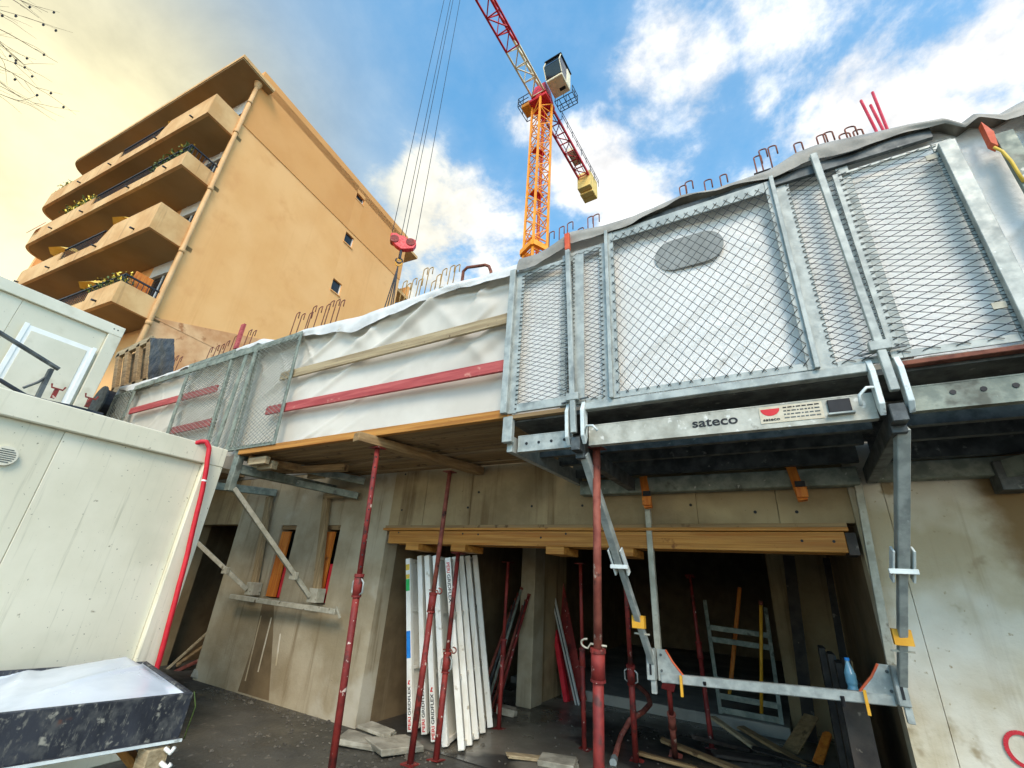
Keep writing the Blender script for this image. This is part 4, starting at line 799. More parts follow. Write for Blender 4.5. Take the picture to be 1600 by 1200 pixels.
# ================================================================== WHITE FORMWORK PANELS
PB_ = [(-3.879, 4.674, 0.000), (-3.711, 4.712, 0.000), (-3.482, 4.595, 0.000), (-3.306, 4.552, 0.000), (-3.117, 4.577, 0.000), (-3.143, 4.747, 0.000), (-3.198, 4.956, 0.000), (-3.258, 5.184, 0.000), (-3.306, 5.418, 0.000)]
LABS = ['white panel with green, blue and yellow tape, leftmost of the leaning stack', 'white panel second from left in the leaning stack, lettered at its foot', 'white panel third from left in the leaning stack, lettered at its foot', 'plain white panel fourth from left in the leaning stack', 'white panel lettered near its top, middle of the leaning stack', 'plain white panel just right of the one lettered at the top', 'plain white panel third from the right in the leaning stack', 'plain white panel second from the right in the leaning stack', 'plain white panel at the right end of the leaning stack']
for i in range(9):
    b = Vector(PB_[i]); rz_ = R((6, 9.4, 12.8, 16.2, 24, 26.2, 28.4, 30.6, 32.8)[i])
    tp_ = b-Vector((math.cos(rz_), math.sin(rz_), 0))*0.36+Vector((0, 0, (1.78, 1.82, 1.82, 1.82, 1.80, 1.82, 1.84, 1.86, 1.88)[i]))
    a = (tp_-b).normalized(); th = 0.066; dep = (0.5, 0.5, 0.5, 0.5, 0.55, 0.55, 0.55, 0.55, 0.55)[i]
    yd = Vector((-math.sin(rz_), math.cos(rz_), 0)); xd = yd.cross(a).normalized()
    b = b+Vector((0, 0, 0.0))
    t = thing('formwork_panel', LABS[i], 'panel', b, 'white formwork panels leaning in the garage')
    def PP(u, v, w): return b+xd*u+yd*v+a*w
    Hh = (tp_-b).length
    MB().hexa([PP(0, 0, 0.02), PP(th, 0, 0.02), PP(th, 0.06, 0.02), PP(0, 0.06, 0.02), PP(0, 0, Hh), PP(th, 0, Hh), PP(th, 0.06, Hh), PP(0, 0.06, Hh)]).build('edge_frame', 'panel_w', t, bevel=0.004)
    MB().hexa([PP(0, dep-0.06, 0.02), PP(th, dep-0.06, 0.02), PP(th, dep, 0.02), PP(0, dep, 0.02), PP(0, dep-0.06, Hh), PP(th, dep-0.06, Hh), PP(th, dep, Hh), PP(0, dep, Hh)]).build('edge_frame', 'panel_w', t, bevel=0.004)
    MB().hexa([PP(0.008, 0.061, 0.03), PP(0.03, 0.061, 0.03), PP(0.03, dep-0.061, 0.03), PP(0.008, dep-0.061, 0.03), PP(0.008, 0.061, Hh-0.01), PP(0.03, 0.061, Hh-0.01), PP(0.03, dep-0.061, Hh-0.01), PP(0.008, dep-0.061, Hh-0.01)]).build('facing', 'panel_w', t)
    for w in (0.03, Hh*0.33, Hh*0.66, Hh-0.05):
        MB().hexa([PP(0.031, 0.061, w), PP(th-0.004, 0.061, w), PP(th-0.004, dep-0.061, w), PP(0.031, dep-0.061, w), PP(0.031, 0.061, w+0.04), PP(th-0.004, 0.061, w+0.04), PP(th-0.004, dep-0.061, w+0.04), PP(0.031, dep-0.061, w+0.04)]).build('cross_rib', 'panel_w', t)
    if i in (0, 1, 2):
        text('lettering', 'PERI', 0.05, PP(0.051, -0.001, 0.04), a, -xd, 'text_red', t, width=0.115)
        text('lettering', 'GRIDFLEX', 0.05, PP(0.051, -0.001, 0.17), a, -xd, 'black', t, width=0.27)
        MB().prism([PP(0.014, -0.002, 0.46), PP(0.05, -0.002, 0.455), PP(0.034, -0.002, 0.475), PP(0.05, -0.002, 0.495), PP(0.03, -0.002, 0.50)], (0, 0.001, 0)).build('arrow_mark', 'text_red', t)
    if i == 4:
        text('lettering', 'PERI', 0.05, PP(0.015, -0.001, Hh-0.05), -a, xd, 'text_red', t, width=0.115)
        text('lettering', 'GRIDFLEX', 0.05, PP(0.015, -0.001, Hh-0.18), -a, xd, 'black', t, width=0.30)
        MB().prism([PP(0.02, -0.002, Hh-0.50), PP(0.05, -0.002, Hh-0.505), PP(0.036, -0.002, Hh-0.53)], (0, 0.001, 0)).build('arrow_mark', 'text_red', t)
    if i == 0:
        for z_, z2, mm in ((Hh-0.14, Hh-0.07, 'tape_yellow'), (Hh-0.24, Hh-0.19, 'tape_yellow'), (Hh-0.38, Hh-0.245, 'tape_green'), (Hh-1.10, Hh-0.82, 'tape_blue')):
            MB().hexa([PP(0.006, -0.003, z_), PP(th-0.006, -0.003, z_), PP(th-0.006, -0.0005, z_), PP(0.006, -0.0005, z_), PP(0.006, -0.003, z2), PP(th-0.006, -0.003, z2), PP(th-0.006, -0.0005, z2), PP(0.006, -0.0005, z2)]).build('tape_band', mm, t)

# ================================================================== THINGS IN THE GARAGE
# bundle of props leaning behind the column
for i in range(7):
    b = (-3.95+0.05*i, 6.15+0.07*(i % 3), 0.0); tt = (-3.70+0.045*i, 6.55, 1.25+0.08*(i % 4))
    o = thing('leaning_bar', 'rusty bar in the bundle leaning on the pale column, %s' % ('leftmost', 'second from left', 'third from left', 'middle', 'third from right', 'second from right', 'rightmost')[i], 'bar', b, 'bars leaning on the column')
    tb('bar_tube', b, tt, 0.022, ('rust_prop', 'steel_dark', 'red_prop', 'galv_old')[i % 4], o, n=8); tb('bar_end', tt, lerp(b, tt, 1.02), 0.028, 'rust_prop', o, n=8)
# red board and aluminium strip leaning
t = thing('red_board', 'bright red board leaning inside the garage beside an aluminium strip', 'board', (-3.140, 7.337, 0.000))
a, b = Vector((-3.148, 7.380, 0.000)), Vector((-3.720, 7.700, 1.822))
brb('board_face', a, b, 0.07, 0.10, 'red', t, (0, 1, 0), 0.004); brb('board_edge', a+Vector((0.12, 0.12, 0)), b+Vector((0.1, 0.12, 0)), 0.30, 0.02, 'red_prop', t, (0, 1, 0))
t = thing('aluminium_strip', 'pale aluminium strip leaning beside the bright red board', 'strip', (-2.924, 7.253, 0.000))
brb('strip', (-2.938, 7.288, 0.000), (-3.559, 7.500, 1.717), 0.075, 0.03, 'alu', t, (0, 1, 0), 0.003); brb('groove', Vector((-2.938, 7.288, 0.000))+Vector((0, -0.018, 0)), Vector((-3.559, 7.500, 1.717))+Vector((0, -0.018, 0)), 0.02, 0.004, 'steel_dark', t, (0, 1, 0))
# trestle / ladder at the back
t = thing('steel_trestle', 'grey steel trestle with cross rails at the back of the garage', 'trestle', (-0.7, 7.9, 0.14))
la, lb_, lc, ld = Vector((-1.058, 7.700, 0.054)), Vector((-1.184, 8.200, 1.503)), Vector((-0.351, 7.700, 0.094)), Vector((-0.353, 8.200, 1.458))
for p in (la, lc): p.z = 0.0
brb('leg', la, lb_, 0.05, 0.05, 'galv_old', t, bevel=0.003); brb('leg', lc, ld, 0.05, 0.05, 'galv_old', t, bevel=0.003)
for k in (0.12, 0.22, 0.34, 0.66, 0.76): brb('cross_rail', lerp(la, lb_, k), lerp(lc, ld, k), 0.03, 0.07, 'galv_old', t, bevel=0.003)
t = thing('yellow_pole', 'slender yellow pole standing in front of the steel trestle', 'pole', (-0.604, 7.787, 0.000)); tb('pole', (-0.607, 7.855, 0.000), (-0.376, 7.600, 1.504), 0.022, 'yellow', t, n=8); tb('pole_tip', (-0.376, 7.600, 1.504), lerp((-0.607, 7.855, 0.000), (-0.376, 7.600, 1.504), 1.03), 0.027, 'rust_prop', t, n=8)
t = thing('wooden_handle', 'orange wooden tool handle leaning behind the steel trestle', 'handle', (-1.154, 9.820, 0.140)); brb('shaft', (-1.011, 8.600, 0.321), (-0.715, 8.900, 1.726), 0.06, 0.04, 'wood_orange', t, (0, 1, 0), 0.008); brb('grip', (-1.011, 8.600, 0.321), (-1.044, 8.580, 0.182), 0.045, 0.035, 'yellow', t, (0, 1, 0), 0.006)
t = thing('leaning_plank', 'long dark plank leaning against the inner right wall of the garage', 'plank', (0.1, 6.9, 0)); brb('plank_face', (-0.060, 7.787, 0.000), (0.058, 7.600, 2.150), 0.14, 0.03, 'wood_dark', t, (0, 1, 0), 0.003); brb('plank_edge', Vector((-0.060, 7.787, 0.000))+Vector((0.075, 0, 0)), Vector((0.058, 7.600, 2.150))+Vector((0.075, 0, 0)), 0.006, 0.03, 'wood_brown', t, (0, 1, 0))
t = thing('leaning_plank', 'slim dark batten leaning beside the jamb right of the long plank', 'plank', (0.3, 6.4, 0)); brb('plank_face', (0.33, 6.3, 0), (0.444, 6.900, 2.080), 0.07, 0.03, 'wood_dark', t, (0, 1, 0), 0.003); brb('plank_edge', (0.365, 6.3, 0), Vector((0.444, 6.900, 2.080))+Vector((0.04, 0, 0)), 0.006, 0.03, 'wood_brown', t, (0, 1, 0))
DBP = [(0.167, 5.500, 1.209), (0.218, 5.300, 1.181), (0.256, 5.100, 1.138), (0.306, 4.950, 1.185), (0.327, 4.850, 1.049)]
for i, q in enumerate(DBP):
    q = Vector(q); t = thing('stacked_board', 'dark shuttering board standing against the right jamb, %s' % ('leftmost of five', 'second from left', 'middle of five', 'second from right', 'rightmost of five')[i], 'board', (q.x, q.y, 0), 'dark boards against the right jamb')
    MB().hexa([(q.x-0.03, q.y, 0), (q.x+0.02, q.y, 0), (q.x+0.02, q.y+0.3, 0), (q.x-0.03, q.y+0.3, 0), (q.x-0.02, q.y+0.02, q.z), (q.x+0.03, q.y+0.02, q.z), (q.x+0.03, q.y+0.32, q.z), (q.x-0.02, q.y+0.32, q.z)]).build('board_core', 'wood_dark', t, bevel=0.003)
    MB().hexa([(q.x+0.021, q.y-0.002, 0), (q.x+0.03, q.y-0.002, 0), (q.x+0.03, q.y+0.3, 0), (q.x+0.021, q.y+0.3, 0), (q.x+0.031, q.y+0.018, q.z-0.01), (q.x+0.04, q.y+0.018, q.z-0.01), (q.x+0.04, q.y+0.32, q.z-0.01), (q.x+0.031, q.y+0.32, q.z-0.01)]).build('board_face', ('wood_brown', 'steel_dark', 'rust_prop')[i % 3], t)
# bottle
q = Vector((0.289, 4.600, 0.976)); t = thing('plastic_bottle', 'pale blue plastic bottle standing by the right jamb above the tube', 'bottle', q)
def lathe(cx, cy, prof, n=14):
    m_ = MB()
    for (r0, z0_), (r1, z1_) in zip(prof, prof[1:]): m_.tube((cx, cy, z0_), (cx, cy, z1_), r0, r1, n, cap=False)
    return m_
lathe(q.x, q.y, [(0.001, q.z-0.0), (0.034, q.z), (0.036, q.z+0.05), (0.030, q.z+0.07), (0.036, q.z+0.09), (0.036, q.z+0.15), (0.014, q.z+0.215), (0.013, q.z+0.23)]).build('bottle_body', 'bottle', t, smooth=True)
MB().tube((q.x, q.y, q.z+0.231), (q.x, q.y, q.z+0.25), 0.016, n=12).build('cap', 'tape_blue', t)
MB().box((q.x-0.09, q.y-0.05, 0), (q.x+0.06, q.y+0.08, q.z-0.001)).build('standing_block', 'wood_dark', None, loc=(q.x, q.y, 0))
tag(bpy.data.objects['standing_block'], 'dark timber block under the plastic bottle at the right jamb', 'block')
# hose coil on the floor
t = tag(MB().path([(-1.799, 5.434, 0.030), (-1.971, 6.210, 0.030), (-1.758, 5.900, 0.273), (-1.720, 6.300, 0.289), (-1.710, 6.600, 0.320), (-1.814, 6.900, 0.354), (-1.948, 7.100, 0.378), (-2.063, 7.300, 0.380)], 0.03, 8).build('floor_hose', 'rust_prop', smooth=True, loc=(-2.009, 6.329, 0.000)), 'dark red hose curling over the garage floor behind the thick prop', 'hose')
MB().tube((-1.799, 5.434, 0.030), (-1.770, 5.303, 0.030), 0.036, n=10).build('coupling', 'galv', t)
# debris boards and rubble at the foot of the opening
def debris(label, q, l, w, h, rz, tilt, m_, cat='board', name='scrap_board', group='scrap timber on the ground'):
    q = Vector(q); o_ = thing(name, label, cat, q, group)
    mb_ = MB(); mx = Matrix.Rotation(rz, 3, 'Z') @ Matrix.Rotation(tilt, 3, 'Y')
    zl = abs(math.sin(tilt))*l/2+h/2*abs(math.cos(tilt))
    pts = []
    for z in (-h/2, h/2):
        for x, y in ((-l/2, -w/2), (l/2, -w/2), (l/2, w/2), (-l/2, w/2)):
            j = random.uniform(0.9, 1.08); pts.append(q+mx @ Vector((x*j, y*random.uniform(0.85, 1.1), z))+Vector((0, 0, zl+0.002)))
    mb_.hexa(pts).build('piece', m_, o_, bevel=min(h*0.2, 0.006))
    # broken end of the piece
    e = q+mx @ Vector((l/2*0.98, 0, 0))+Vector((0, 0, zl)); dx = mx @ Vector((1, 0, 0)); dy = mx @ Vector((0, 1, 0)); dz_ = mx @ Vector((0, 0, 1))
    MB().prism([e-dy*w*0.4-dz_*h*0.35, e-dy*w*0.1+dx*0.03-dz_*h*0.35, e+dy*w*0.15-dz_*h*0.35, e+dy*w*0.4+dx*0.02-dz_*h*0.35], dz_*h*0.7).build('split_end', m_, o_)
    return o_
debris('pale broken concrete slab lying left of the white panels', (-3.962, 4.139, 0.000), 0.55, 0.32, 0.05, 0.35, 0.04, 'rubble', 'slab', 'broken_slab', 'broken slabs on the ground')
debris('pale broken concrete slab at the foot of the leftmost white panel', (-3.662, 4.236, 0.000), 0.45, 0.42, 0.06, 1.2, 0.05, 'rubble', 'slab', 'broken_slab', 'broken slabs on the ground')
debris('small broken slab resting on the larger pale slab', (Vector((-3.983, 4.300, 0.000))+Vector((0, 0, 0.07))), 0.35, 0.22, 0.03, 0.1, 0.08, 'rubble', 'slab', 'broken_slab', 'broken slabs on the ground')
debris('flat grey slab at the bottom edge between the props', (-2.209, 4.969, 0.000), 0.35, 0.25, 0.05, 0.3, 0.0, 'rubble', 'slab', 'broken_slab', 'broken slabs on the ground')
debris('splintered pale board lying at the bottom right of the opening', (-1.089, 6.115, 0.000), 0.9, 0.12, 0.03, -0.3, 0.06, 'wood_brown')
debris('dark board crossing the scrap heap in front of the trestle', (-0.470, 6.986, 0.000), 0.9, 0.12, 0.03, -0.75, 0.12, 'wood_brown')
debris('dark board half buried in the scrap heap below the trestle', (-0.689, 6.415, 0.000), 0.7, 0.2, 0.03, 0.5, 0.05, 'wood_dark')
debris('pale square ply offcut propped up in the scrap heap', (-0.158, 7.181, 0.000), 0.5, 0.22, 0.02, 0.7, -0.75, 'wood_brown')
debris('thin dark batten on top of the scrap heap', (-0.912, 6.465, 0.000), 0.8, 0.05, 0.04, 0.9, 0.2, 'wood_dark')
debris('orange scrap of timber at the bottom right by the dark boards', (0.046, 7.004, 0.000), 0.4, 0.1, 0.03, 1.1, -0.6, 'wood_orange')
debris('brown board leaning low in the doorway by the container', (-8.601, 4.900, 0.033), 0.9, 0.14, 0.03, 1.3, -0.7, 'wood_brown')
debris('grey batten leaning in the doorway by the container', (-8.660, 4.800, -0.053), 1.1, 0.08, 0.04, 1.1, -0.9, 'wood_grey')
debris('rusty red batten lying in the doorway by the container', (-8.466, 4.750, -0.074), 0.7, 0.07, 0.05, 0.9, -0.5, 'rust_prop')
debris('grey broken board end lying just inside the opening left of the thick prop', (-2.457, 4.883, 0.000), 0.5, 0.1, 0.03, 0.6, 0.05, 'wood_grey')
debris('pale splinter of board in front of the short footed prop', (-1.358, 5.701, 0.000), 0.6, 0.07, 0.03, 0.2, 0.08, 'wood_brown')
debris('dark ply offcut at the right end of the scrap heap', (-0.341, 6.717, 0.000), 0.6, 0.18, 0.02, 0.15, 0.1, 'wood_dark')
debris('grey board standing crooked in the scrap heap beside the trestle foot', (-0.828, 6.946, 0.000), 0.6, 0.1, 0.03, -0.4, 0.35, 'wood_grey')
debris('broken grey block at the foot of the leaning bundle of bars', (-3.463, 6.099, 0.000), 0.25, 0.18, 0.08, 0.4, 0.1, 'rubble', 'slab', 'broken_slab', 'broken slabs on the ground')
debris('small pale rubble block in the corner of the doorway', (-7.741, 4.527, 0.000), 0.3, 0.2, 0.1, 0.2, 0.1, 'rubble', 'slab', 'broken_slab', 'broken slabs on the ground')
# gravel and crumbs: small loose bits nobody could count
gm = MB()
for i in range(900):
    if random.random() < 0.35: x, y = random.uniform(-5.2, -1.5), random.uniform(2.6, 4.4)
    elif random.random() < 0.5: x, y = random.uniform(-7.2, -3.3), 4.40-abs(random.gauss(0, 0.16))
    else: x, y = random.uniform(-4.2, -0.2), random.uniform(4.4, 7.4)
    s = random.uniform(0.004, 0.014)*(2.0 if random.random() < 0.08 else 1); p = [Vector((x, y, 0.004))+Vector((random.uniform(-s, s), random.uniform(-s, s), 0 if k < 4 else random.uniform(0.3, 1)*s)) for k in range(5)]
    a_ = [Vector((x-s, y-s*.8, 0.002)), Vector((x+s, y-s, 0.002)), Vector((x+s*.9, y+s, 0.002)), Vector((x-s, y+s*.7, 0.002))]
    gm.add([*a_, *[q+Vector((random.uniform(-.4, .4)*s*0.6, random.uniform(-.4, .4)*s*.6, s*random.uniform(.6, 1.2))) for q in [a_[0].lerp(a_[2], .3), a_[1].lerp(a_[3], .3), a_[2].lerp(a_[0], .3), a_[3].lerp(a_[1], .3)]]], [(4, 5, 6, 7), (0, 1, 5, 4), (1, 2, 6, 5), (2, 3, 7, 6), (3, 0, 4, 7)])
tag(gm.build('gravel', 'grit', loc=(-4, 4.4, 0)), 'loose cement crumbs and grit along the foot of the wall', 'gravel', kind='stuff')
# red paint ring on the right hand wall
m_ = MB(); q = Vector((1.069, 4.425, 0.857)); pts = []
for k in range(25): t_ = 2*math.pi*k/24; pts.append(q+Vector((0.075*math.cos(t_), 0, 0.085*math.sin(t_))))
for k in range(24): m_.bar(pts[k], pts[k+1], 0.002, 0.022, (0, 0, 1) if abs(pts[k].z-pts[k+1].z) < abs(pts[k].x-pts[k+1].x) else (1, 0, 0))
m_.build('paint_ring', 'red', bld)

# timber box with black sheeting behind the far left guard
tbx = thing('timber_box', 'open timber frame box with black sheeting beyond the upper container', 'formwork box', (-10.793, 3.300, 4.955))
fb = {k: Vector(v) for k, v in dict(a=(-12.141, 3.300, 4.842), b=(-10.486, 3.300, 4.816), c=(-11.256, 3.300, 5.966), d=(-12.888, 3.300, 5.896)).items()}
brb('frame_bar', fb['a'], fb['b'], 0.08, 0.16, 'wood_grey', tbx, bevel=0.006); brb('frame_bar', fb['d'], fb['c'], 0.08, 0.16, 'wood_grey', tbx, bevel=0.006)
for k in (0.06, 0.34, 0.66, 0.95): brb('frame_post', lerp(fb['a'], fb['b'], k), lerp(fb['d'], fb['c'], k), 0.14, 0.08, 'wood_brown', tbx, (0, 1, 0), 0.006)
MB().hexa([fb['a']+Vector((0, .12, 0)), fb['b']+Vector((0, .12, 0)), fb['b']+Vector((0, .15, 0)), fb['a']+Vector((0, .15, 0)), fb['d']+Vector((0, .12, 0)), fb['c']+Vector((0, .12, 0)), fb['c']+Vector((0, .15, 0)), fb['d']+Vector((0, .15, 0))]).build('back_board', 'wood_brown', tbx)
p0, p1, p2, p3 = [Vector(v) for v in ((-10.248, 3.250, 4.671), (-9.360, 3.250, 4.744), (-9.937, 3.250, 5.632), (-11.188, 3.250, 5.956))]
MB().grid(lambda u, v: (p0.lerp(p1, u)).lerp(p3.lerp(p2, u), v)+Vector((0, 0.035*fbm(u*3, v*3, 1.5), 0)), 24, 24).build('black_sheet', 'black_sheet', tbx, smooth=True, solid=0.01, fixn=False)
bx('deck', (-14.5, 3.1, 3.0), (-8.1, 4.42, 3.08), 'wood_brown', bld)
t = thing('cable_drum', 'dark round drum behind the container roof beside the far left mesh panel', 'drum', (-11.614, 3.200, 4.331))
q = Vector((-11.853, 3.200, 4.479)); MB().tube(q+Vector((0, -0.12, 0)), q+Vector((0, 0.12, 0)), 0.30, n=28).build('drum_core', 'iron', t); MB().tube(q+Vector((0, -0.15, 0)), q+Vector((0, -0.121, 0)), 0.36, n=28).tube(q+Vector((0, 0.121, 0)), q+Vector((0, 0.15, 0)), 0.36, n=28).build('drum_flange', 'steel_dark', t)

# ================================================================== APARTMENT BUILDING
f1 = Vector((math.cos(R(185.26)), math.sin(R(185.26)), 0)); f2 = Vector((math.cos(R(97.06)), math.sin(R(97.06)), 0)); C0 = Vector((-16.37, 4.57, 0))
def B(s, d, z): return C0+f1*s+f2*d+Vector((0, 0, z))
apt = thing('apartment_building', 'orange apartment block with blank gable and stacked balconies', 'building', B(6, 5, 0))
def bs(name, s0, s1, d0, d1, z0, z1, m, par=None, bev=0):
    return MB().hexa([B(s0, d0, z0), B(s1, d0, z0), B(s1, d1, z0), B(s0, d1, z0), B(s0, d0, z1), B(s1, d0, z1), B(s1, d1, z1), B(s0, d1, z1)]).build(name, m, par or apt, bevel=bev)
SW = [(14.05, 14.72), (17.05, 17.70), (20.05, 20.68)]      # small gable windows
D0, D1 = 6.18, 6.78; LEN = 15.0; DEP = 10.75
# gable wall split round its small windows
def gable(z0, z1, m, out=0.0, wins=()):
    if not wins: bs('gable_wall', -out, 0.35, 0.0, DEP, z0, z1, m); return
    bs('gable_wall', -out, 0.35, 0.0, D0, z0, z1, m); bs('gable_wall', -out, 0.35, D1, DEP, z0, z1, m)
    zz = z0
    for a, b in wins: bs('gable_wall', -out, 0.35, D0, D1, zz, a, m); zz = b
    bs('gable_wall', -out, 0.35, D0, D1, zz, z1, m)
gable(0, 8.62, 'stucco_worn')
MB().hexa([B(-0.012, 0.0, 8.621), B(-0.012, DEP, 8.621), B(-0.002, DEP, 8.621), B(-0.002, 0.0, 8.621), B(-0.012, 0, 8.64), B(-0.012, DEP, 12.2), B(-0.002, DEP, 12.2), B(-0.002, 0, 8.64)]).build('worn_render', 'stucco_worn', apt)
gable(8.621, 17.9, 'stucco', 0.0, [SW[0], SW[1]])
gable(17.901, 21.25, 'stucco_deep', 0.03, [SW[2]])
for a, b in SW:
    w = bs('gable_window', 0.10, 0.16, D0, D1, a, b, 'glass'); bs('window_frame', 0.07, 0.10, D0, D0+0.05, a, b, 'white_wall', w); bs('window_frame', 0.07, 0.10, D1-0.05, D1, a, b, 'white_wall', w)
    bs('window_sill', -0.05, 0.06, D0-0.03, D1+0.03, a-0.05, a-0.001, 'stucco', w)
bs('rear_wall', 0.351, LEN, DEP-0.3, DEP, 0, 21.0, 'stucco'); bs('end_wall', LEN-0.3, LEN, 0.0, DEP-0.31, 0, 20.3, 'stucco')
bs('roof', -0.03, LEN+0.3, 0.31, DEP, 20.45, 20.9, 'stucco_deep')
bs('rear_eave', -0.06, 4, DEP+0.001, DEP+1.2, 20.45, 20.62, 'balcony'); bs('rear_balcony', 0.2, 5, DEP+0.001, DEP+1.3, 17.35, 17.55, 'balcony'); bs('rear_parapet', 0.2, 5, DEP+1.15, DEP+1.3, 17.551, 18.3, 'stucco')
# curved front outlines
def outline(s0, s1, d, rad, back=0.0):
    pts = [(s0, back), (s0, d)]
    for k in range(9):
        t_ = math.pi/2*k/8; pts.append((s1-rad+rad*math.sin(t_), d+rad-rad*math.cos(t_)))
    pts.append((s1, back)); return pts
def slabpoly(name, pts, z0, z1, m): return MB().prism([B(s, d, z0) for s, d in pts], (0, 0, z1-z0)).build(name, m, apt)
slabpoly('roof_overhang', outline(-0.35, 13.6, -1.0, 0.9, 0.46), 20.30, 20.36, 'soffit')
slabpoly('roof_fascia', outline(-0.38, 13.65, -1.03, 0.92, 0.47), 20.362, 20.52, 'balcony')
# facade wall with glazed openings at each floor
FZ = [8.54, 11.43, 14.30, 17.05, 20.3]
bs('facade_wall', 0.36, LEN-0.31, 0.25, 0.45, 0, 8.54, 'stucco')
for k in range(4):
    z0, z1 = FZ[k]+0.18, FZ[k+1]
    x = 0.36
    for w, kind in ((0.35, 'w'), (1.5, 'g'), (2.1, 'w'), (2.4, 'g'), (2.0, 'w'), (2.4, 'g'), (3.5, 'w')):
        if kind == 'w': bs('facade_wall', x, x+w, 0.25, 0.45, z0, z1, 'white_wall' if x < 0.5 else 'stucco')
        else:
            bs('facade_wall', x, x+w, 0.25, 0.45, z0+2.2, z1, 'white_wall')
            win = bs('balcony_door', x, x+w, 0.36, 0.40, z0, z0+2.199, 'glass')
            for s in (0.0, w/2-0.03, w-0.06): bs('door_frame', x+s, x+s+0.06, 0.33, 0.359, z0, z0+2.199, 'white_wall', win)
        x += w
DB_ = -1.12
ends = [8.2, 10.6, 12.4, 13.6]
for k in range(4):
    z = FZ[k]; e = ends[k]; o = outline(0.0, e, DB_, 0.9, 0.24)
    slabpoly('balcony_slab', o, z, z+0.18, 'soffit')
    front = [(s, d) for s, d in o]
    # parapet runs: list of (s0, s1, height)
    hi = {0: 0.72, 1: 1.05, 2: 0.62, 3: 1.05}[k]
    lo_ = 0.42
    bs('side_parapet', -0.012, 0.10, DB_-0.012, -0.001, z-0.02, z+hi, 'balcony')
    s1_ = 2.9 if k in (1, 3) else 1.9
    bs('parapet', 0.101, s1_, DB_-0.012, DB_+0.10, z-0.02, z+hi, 'balcony')
    if k in (1, 3):
        MB().hexa([B(s1_+0.001, DB_-0.012, z-0.02), B(s1_+0.6, DB_-0.012, z-0.02), B(s1_+0.6, DB_+0.1, z-0.02), B(s1_+0.001, DB_+0.1, z-0.02), B(s1_+0.001, DB_-0.012, z+hi), B(s1_+0.6, DB_-0.012, z+lo_), B(s1_+0.6, DB_+0.1, z+lo_), B(s1_+0.001, DB_+0.1, z+hi)]).build('parapet', 'balcony', apt); s2 = s1_+0.601
    else: s2 = s1_+0.001
    bs('parapet', s2, 6.4, DB_-0.012, DB_+0.10, z-0.02, z+lo_, 'balcony')
    bs('parapet', 6.401, e-0.9, DB_-0.012, DB_+0.10, z-0.02, z+0.85, 'balcony')
    poly = [(e-0.9+0.9*math.sin(math.pi/2*j/8), DB_-0.012+0.9-0.9*math.cos(math.pi/2*j/8)) for j in range(9)]
    inner = [(e-0.9+0.8*math.sin(math.pi/2*j/8), DB_-0.012+0.9-0.8*math.cos(math.pi/2*j/8)) for j in range(9)][::-1]
    MB().prism([B(s, d, z-0.02) for s, d in poly+inner], (0, 0, 0.87)).build('curved_parapet', 'balcony', apt)
    # rail over the low stretch
    rm = MB()
    ra, rb = s2, 6.4
    if k in (0, 2): ra = 0.0
    for h_ in (1.0,): rm.bar(B(ra, DB_+0.04, z+h_), B(rb, DB_+0.04, z+h_), 0.05, 0.05)
    if k in (0, 2): rm.bar(B(0.03, DB_+0.04, z+1.0), B(0.03, 0, z+1.0), 0.05, 0.05)
    nb_ = int((rb-ra)/0.14)
    for j in range(nb_+1): s = ra+(rb-ra)*j/nb_; rm.bar(B(s, DB_+0.04, z+(lo_ if s > s2 else hi)), B(s, DB_+0.04, z+1.0), 0.018, 0.018)
    if k in (0, 2):
        for j in range(8): d = DB_+(0-DB_)*j/8; rm.bar(B(0.03, d, z+hi), B(0.03, d, z+1.0), 0.018, 0.018)
    rm.build('railing', 'iron', apt)
    for s in (1.0, 3.4, 6.8, 9.4):
        if s < e-1: tb('water_spout', B(s, DB_-0.01, z+0.2), B(s, DB_-0.14, z+0.18), 0.035, 'iron', apt, n=8)
# drain pipe with joints
px_, pd_ = -0.07, -0.06
tb('drain_pipe', B(px_, pd_, 0), B(px_, pd_, 20.2), 0.075, 'pipe', apt)
for z in (5, 8.3, 11.2, 14.1, 17.2, 19.0): tb('pipe_joint', B(px_, pd_, z), B(px_, pd_, z+0.14), 0.095, 'pipe', apt)
MB().tube(B(px_, pd_, 20.0), B(px_, pd_, 20.28), 0.09, 0.16, n=14).build('rain_head', 'pipe', apt)
# plants and sunshades on the balconies
def planter(label, s0, s1, z, hh, dens, fl):
    t = thing('planter_box', label, 'planter', B((s0+s1)/2, DB_, z), 'balcony planters')
    bs('trough', s0, s1, DB_+0.11, DB_+0.32, z-0.16, z, 'iron', t)
    for nm, mm, cnt in (('foliage', 'leaf', dens), ('flowers', 'flower', fl)):
        m2 = MB()
        for i in range(cnt):
            p = B(random.uniform(s0, s1), DB_+0.16+random.gauss(0, 0.10), z+random.random()**1.5*hh-0.05+(0.1 if mm == 'flower' else 0)); sz = random.uniform(0.03, 0.08)
            u = Vector((random.gauss(0, 1), random.gauss(0, 1), random.gauss(0, 1))).normalized(); v = u.orthogonal().normalized()
            m2.add([p-u*sz, p+v*sz*0.45, p+u*sz, p-v*sz*0.45], [(0, 1, 2, 3)])
        if cnt: tag(m2.build(nm, mm, t, fixn=False), kind='stuff')
planter('dark planter with bushy plants at the corner of the second balcony from top', 0.2, 2.4, FZ[2]+0.72, 0.55, 700, 60)
planter('planter of yellow flowers along the second balcony from top', 7.0, 9.2, FZ[2]+0.9, 0.5, 500, 260)
planter('dark planter with pale flowers on the lowest balcony', 0.1, 2.2, FZ[0]+0.8, 0.35, 420, 160)
planter('small planter on the rounded end of the top balcony', 11.2, 12.4, FZ[3]+0.9, 0.3, 180, 40)
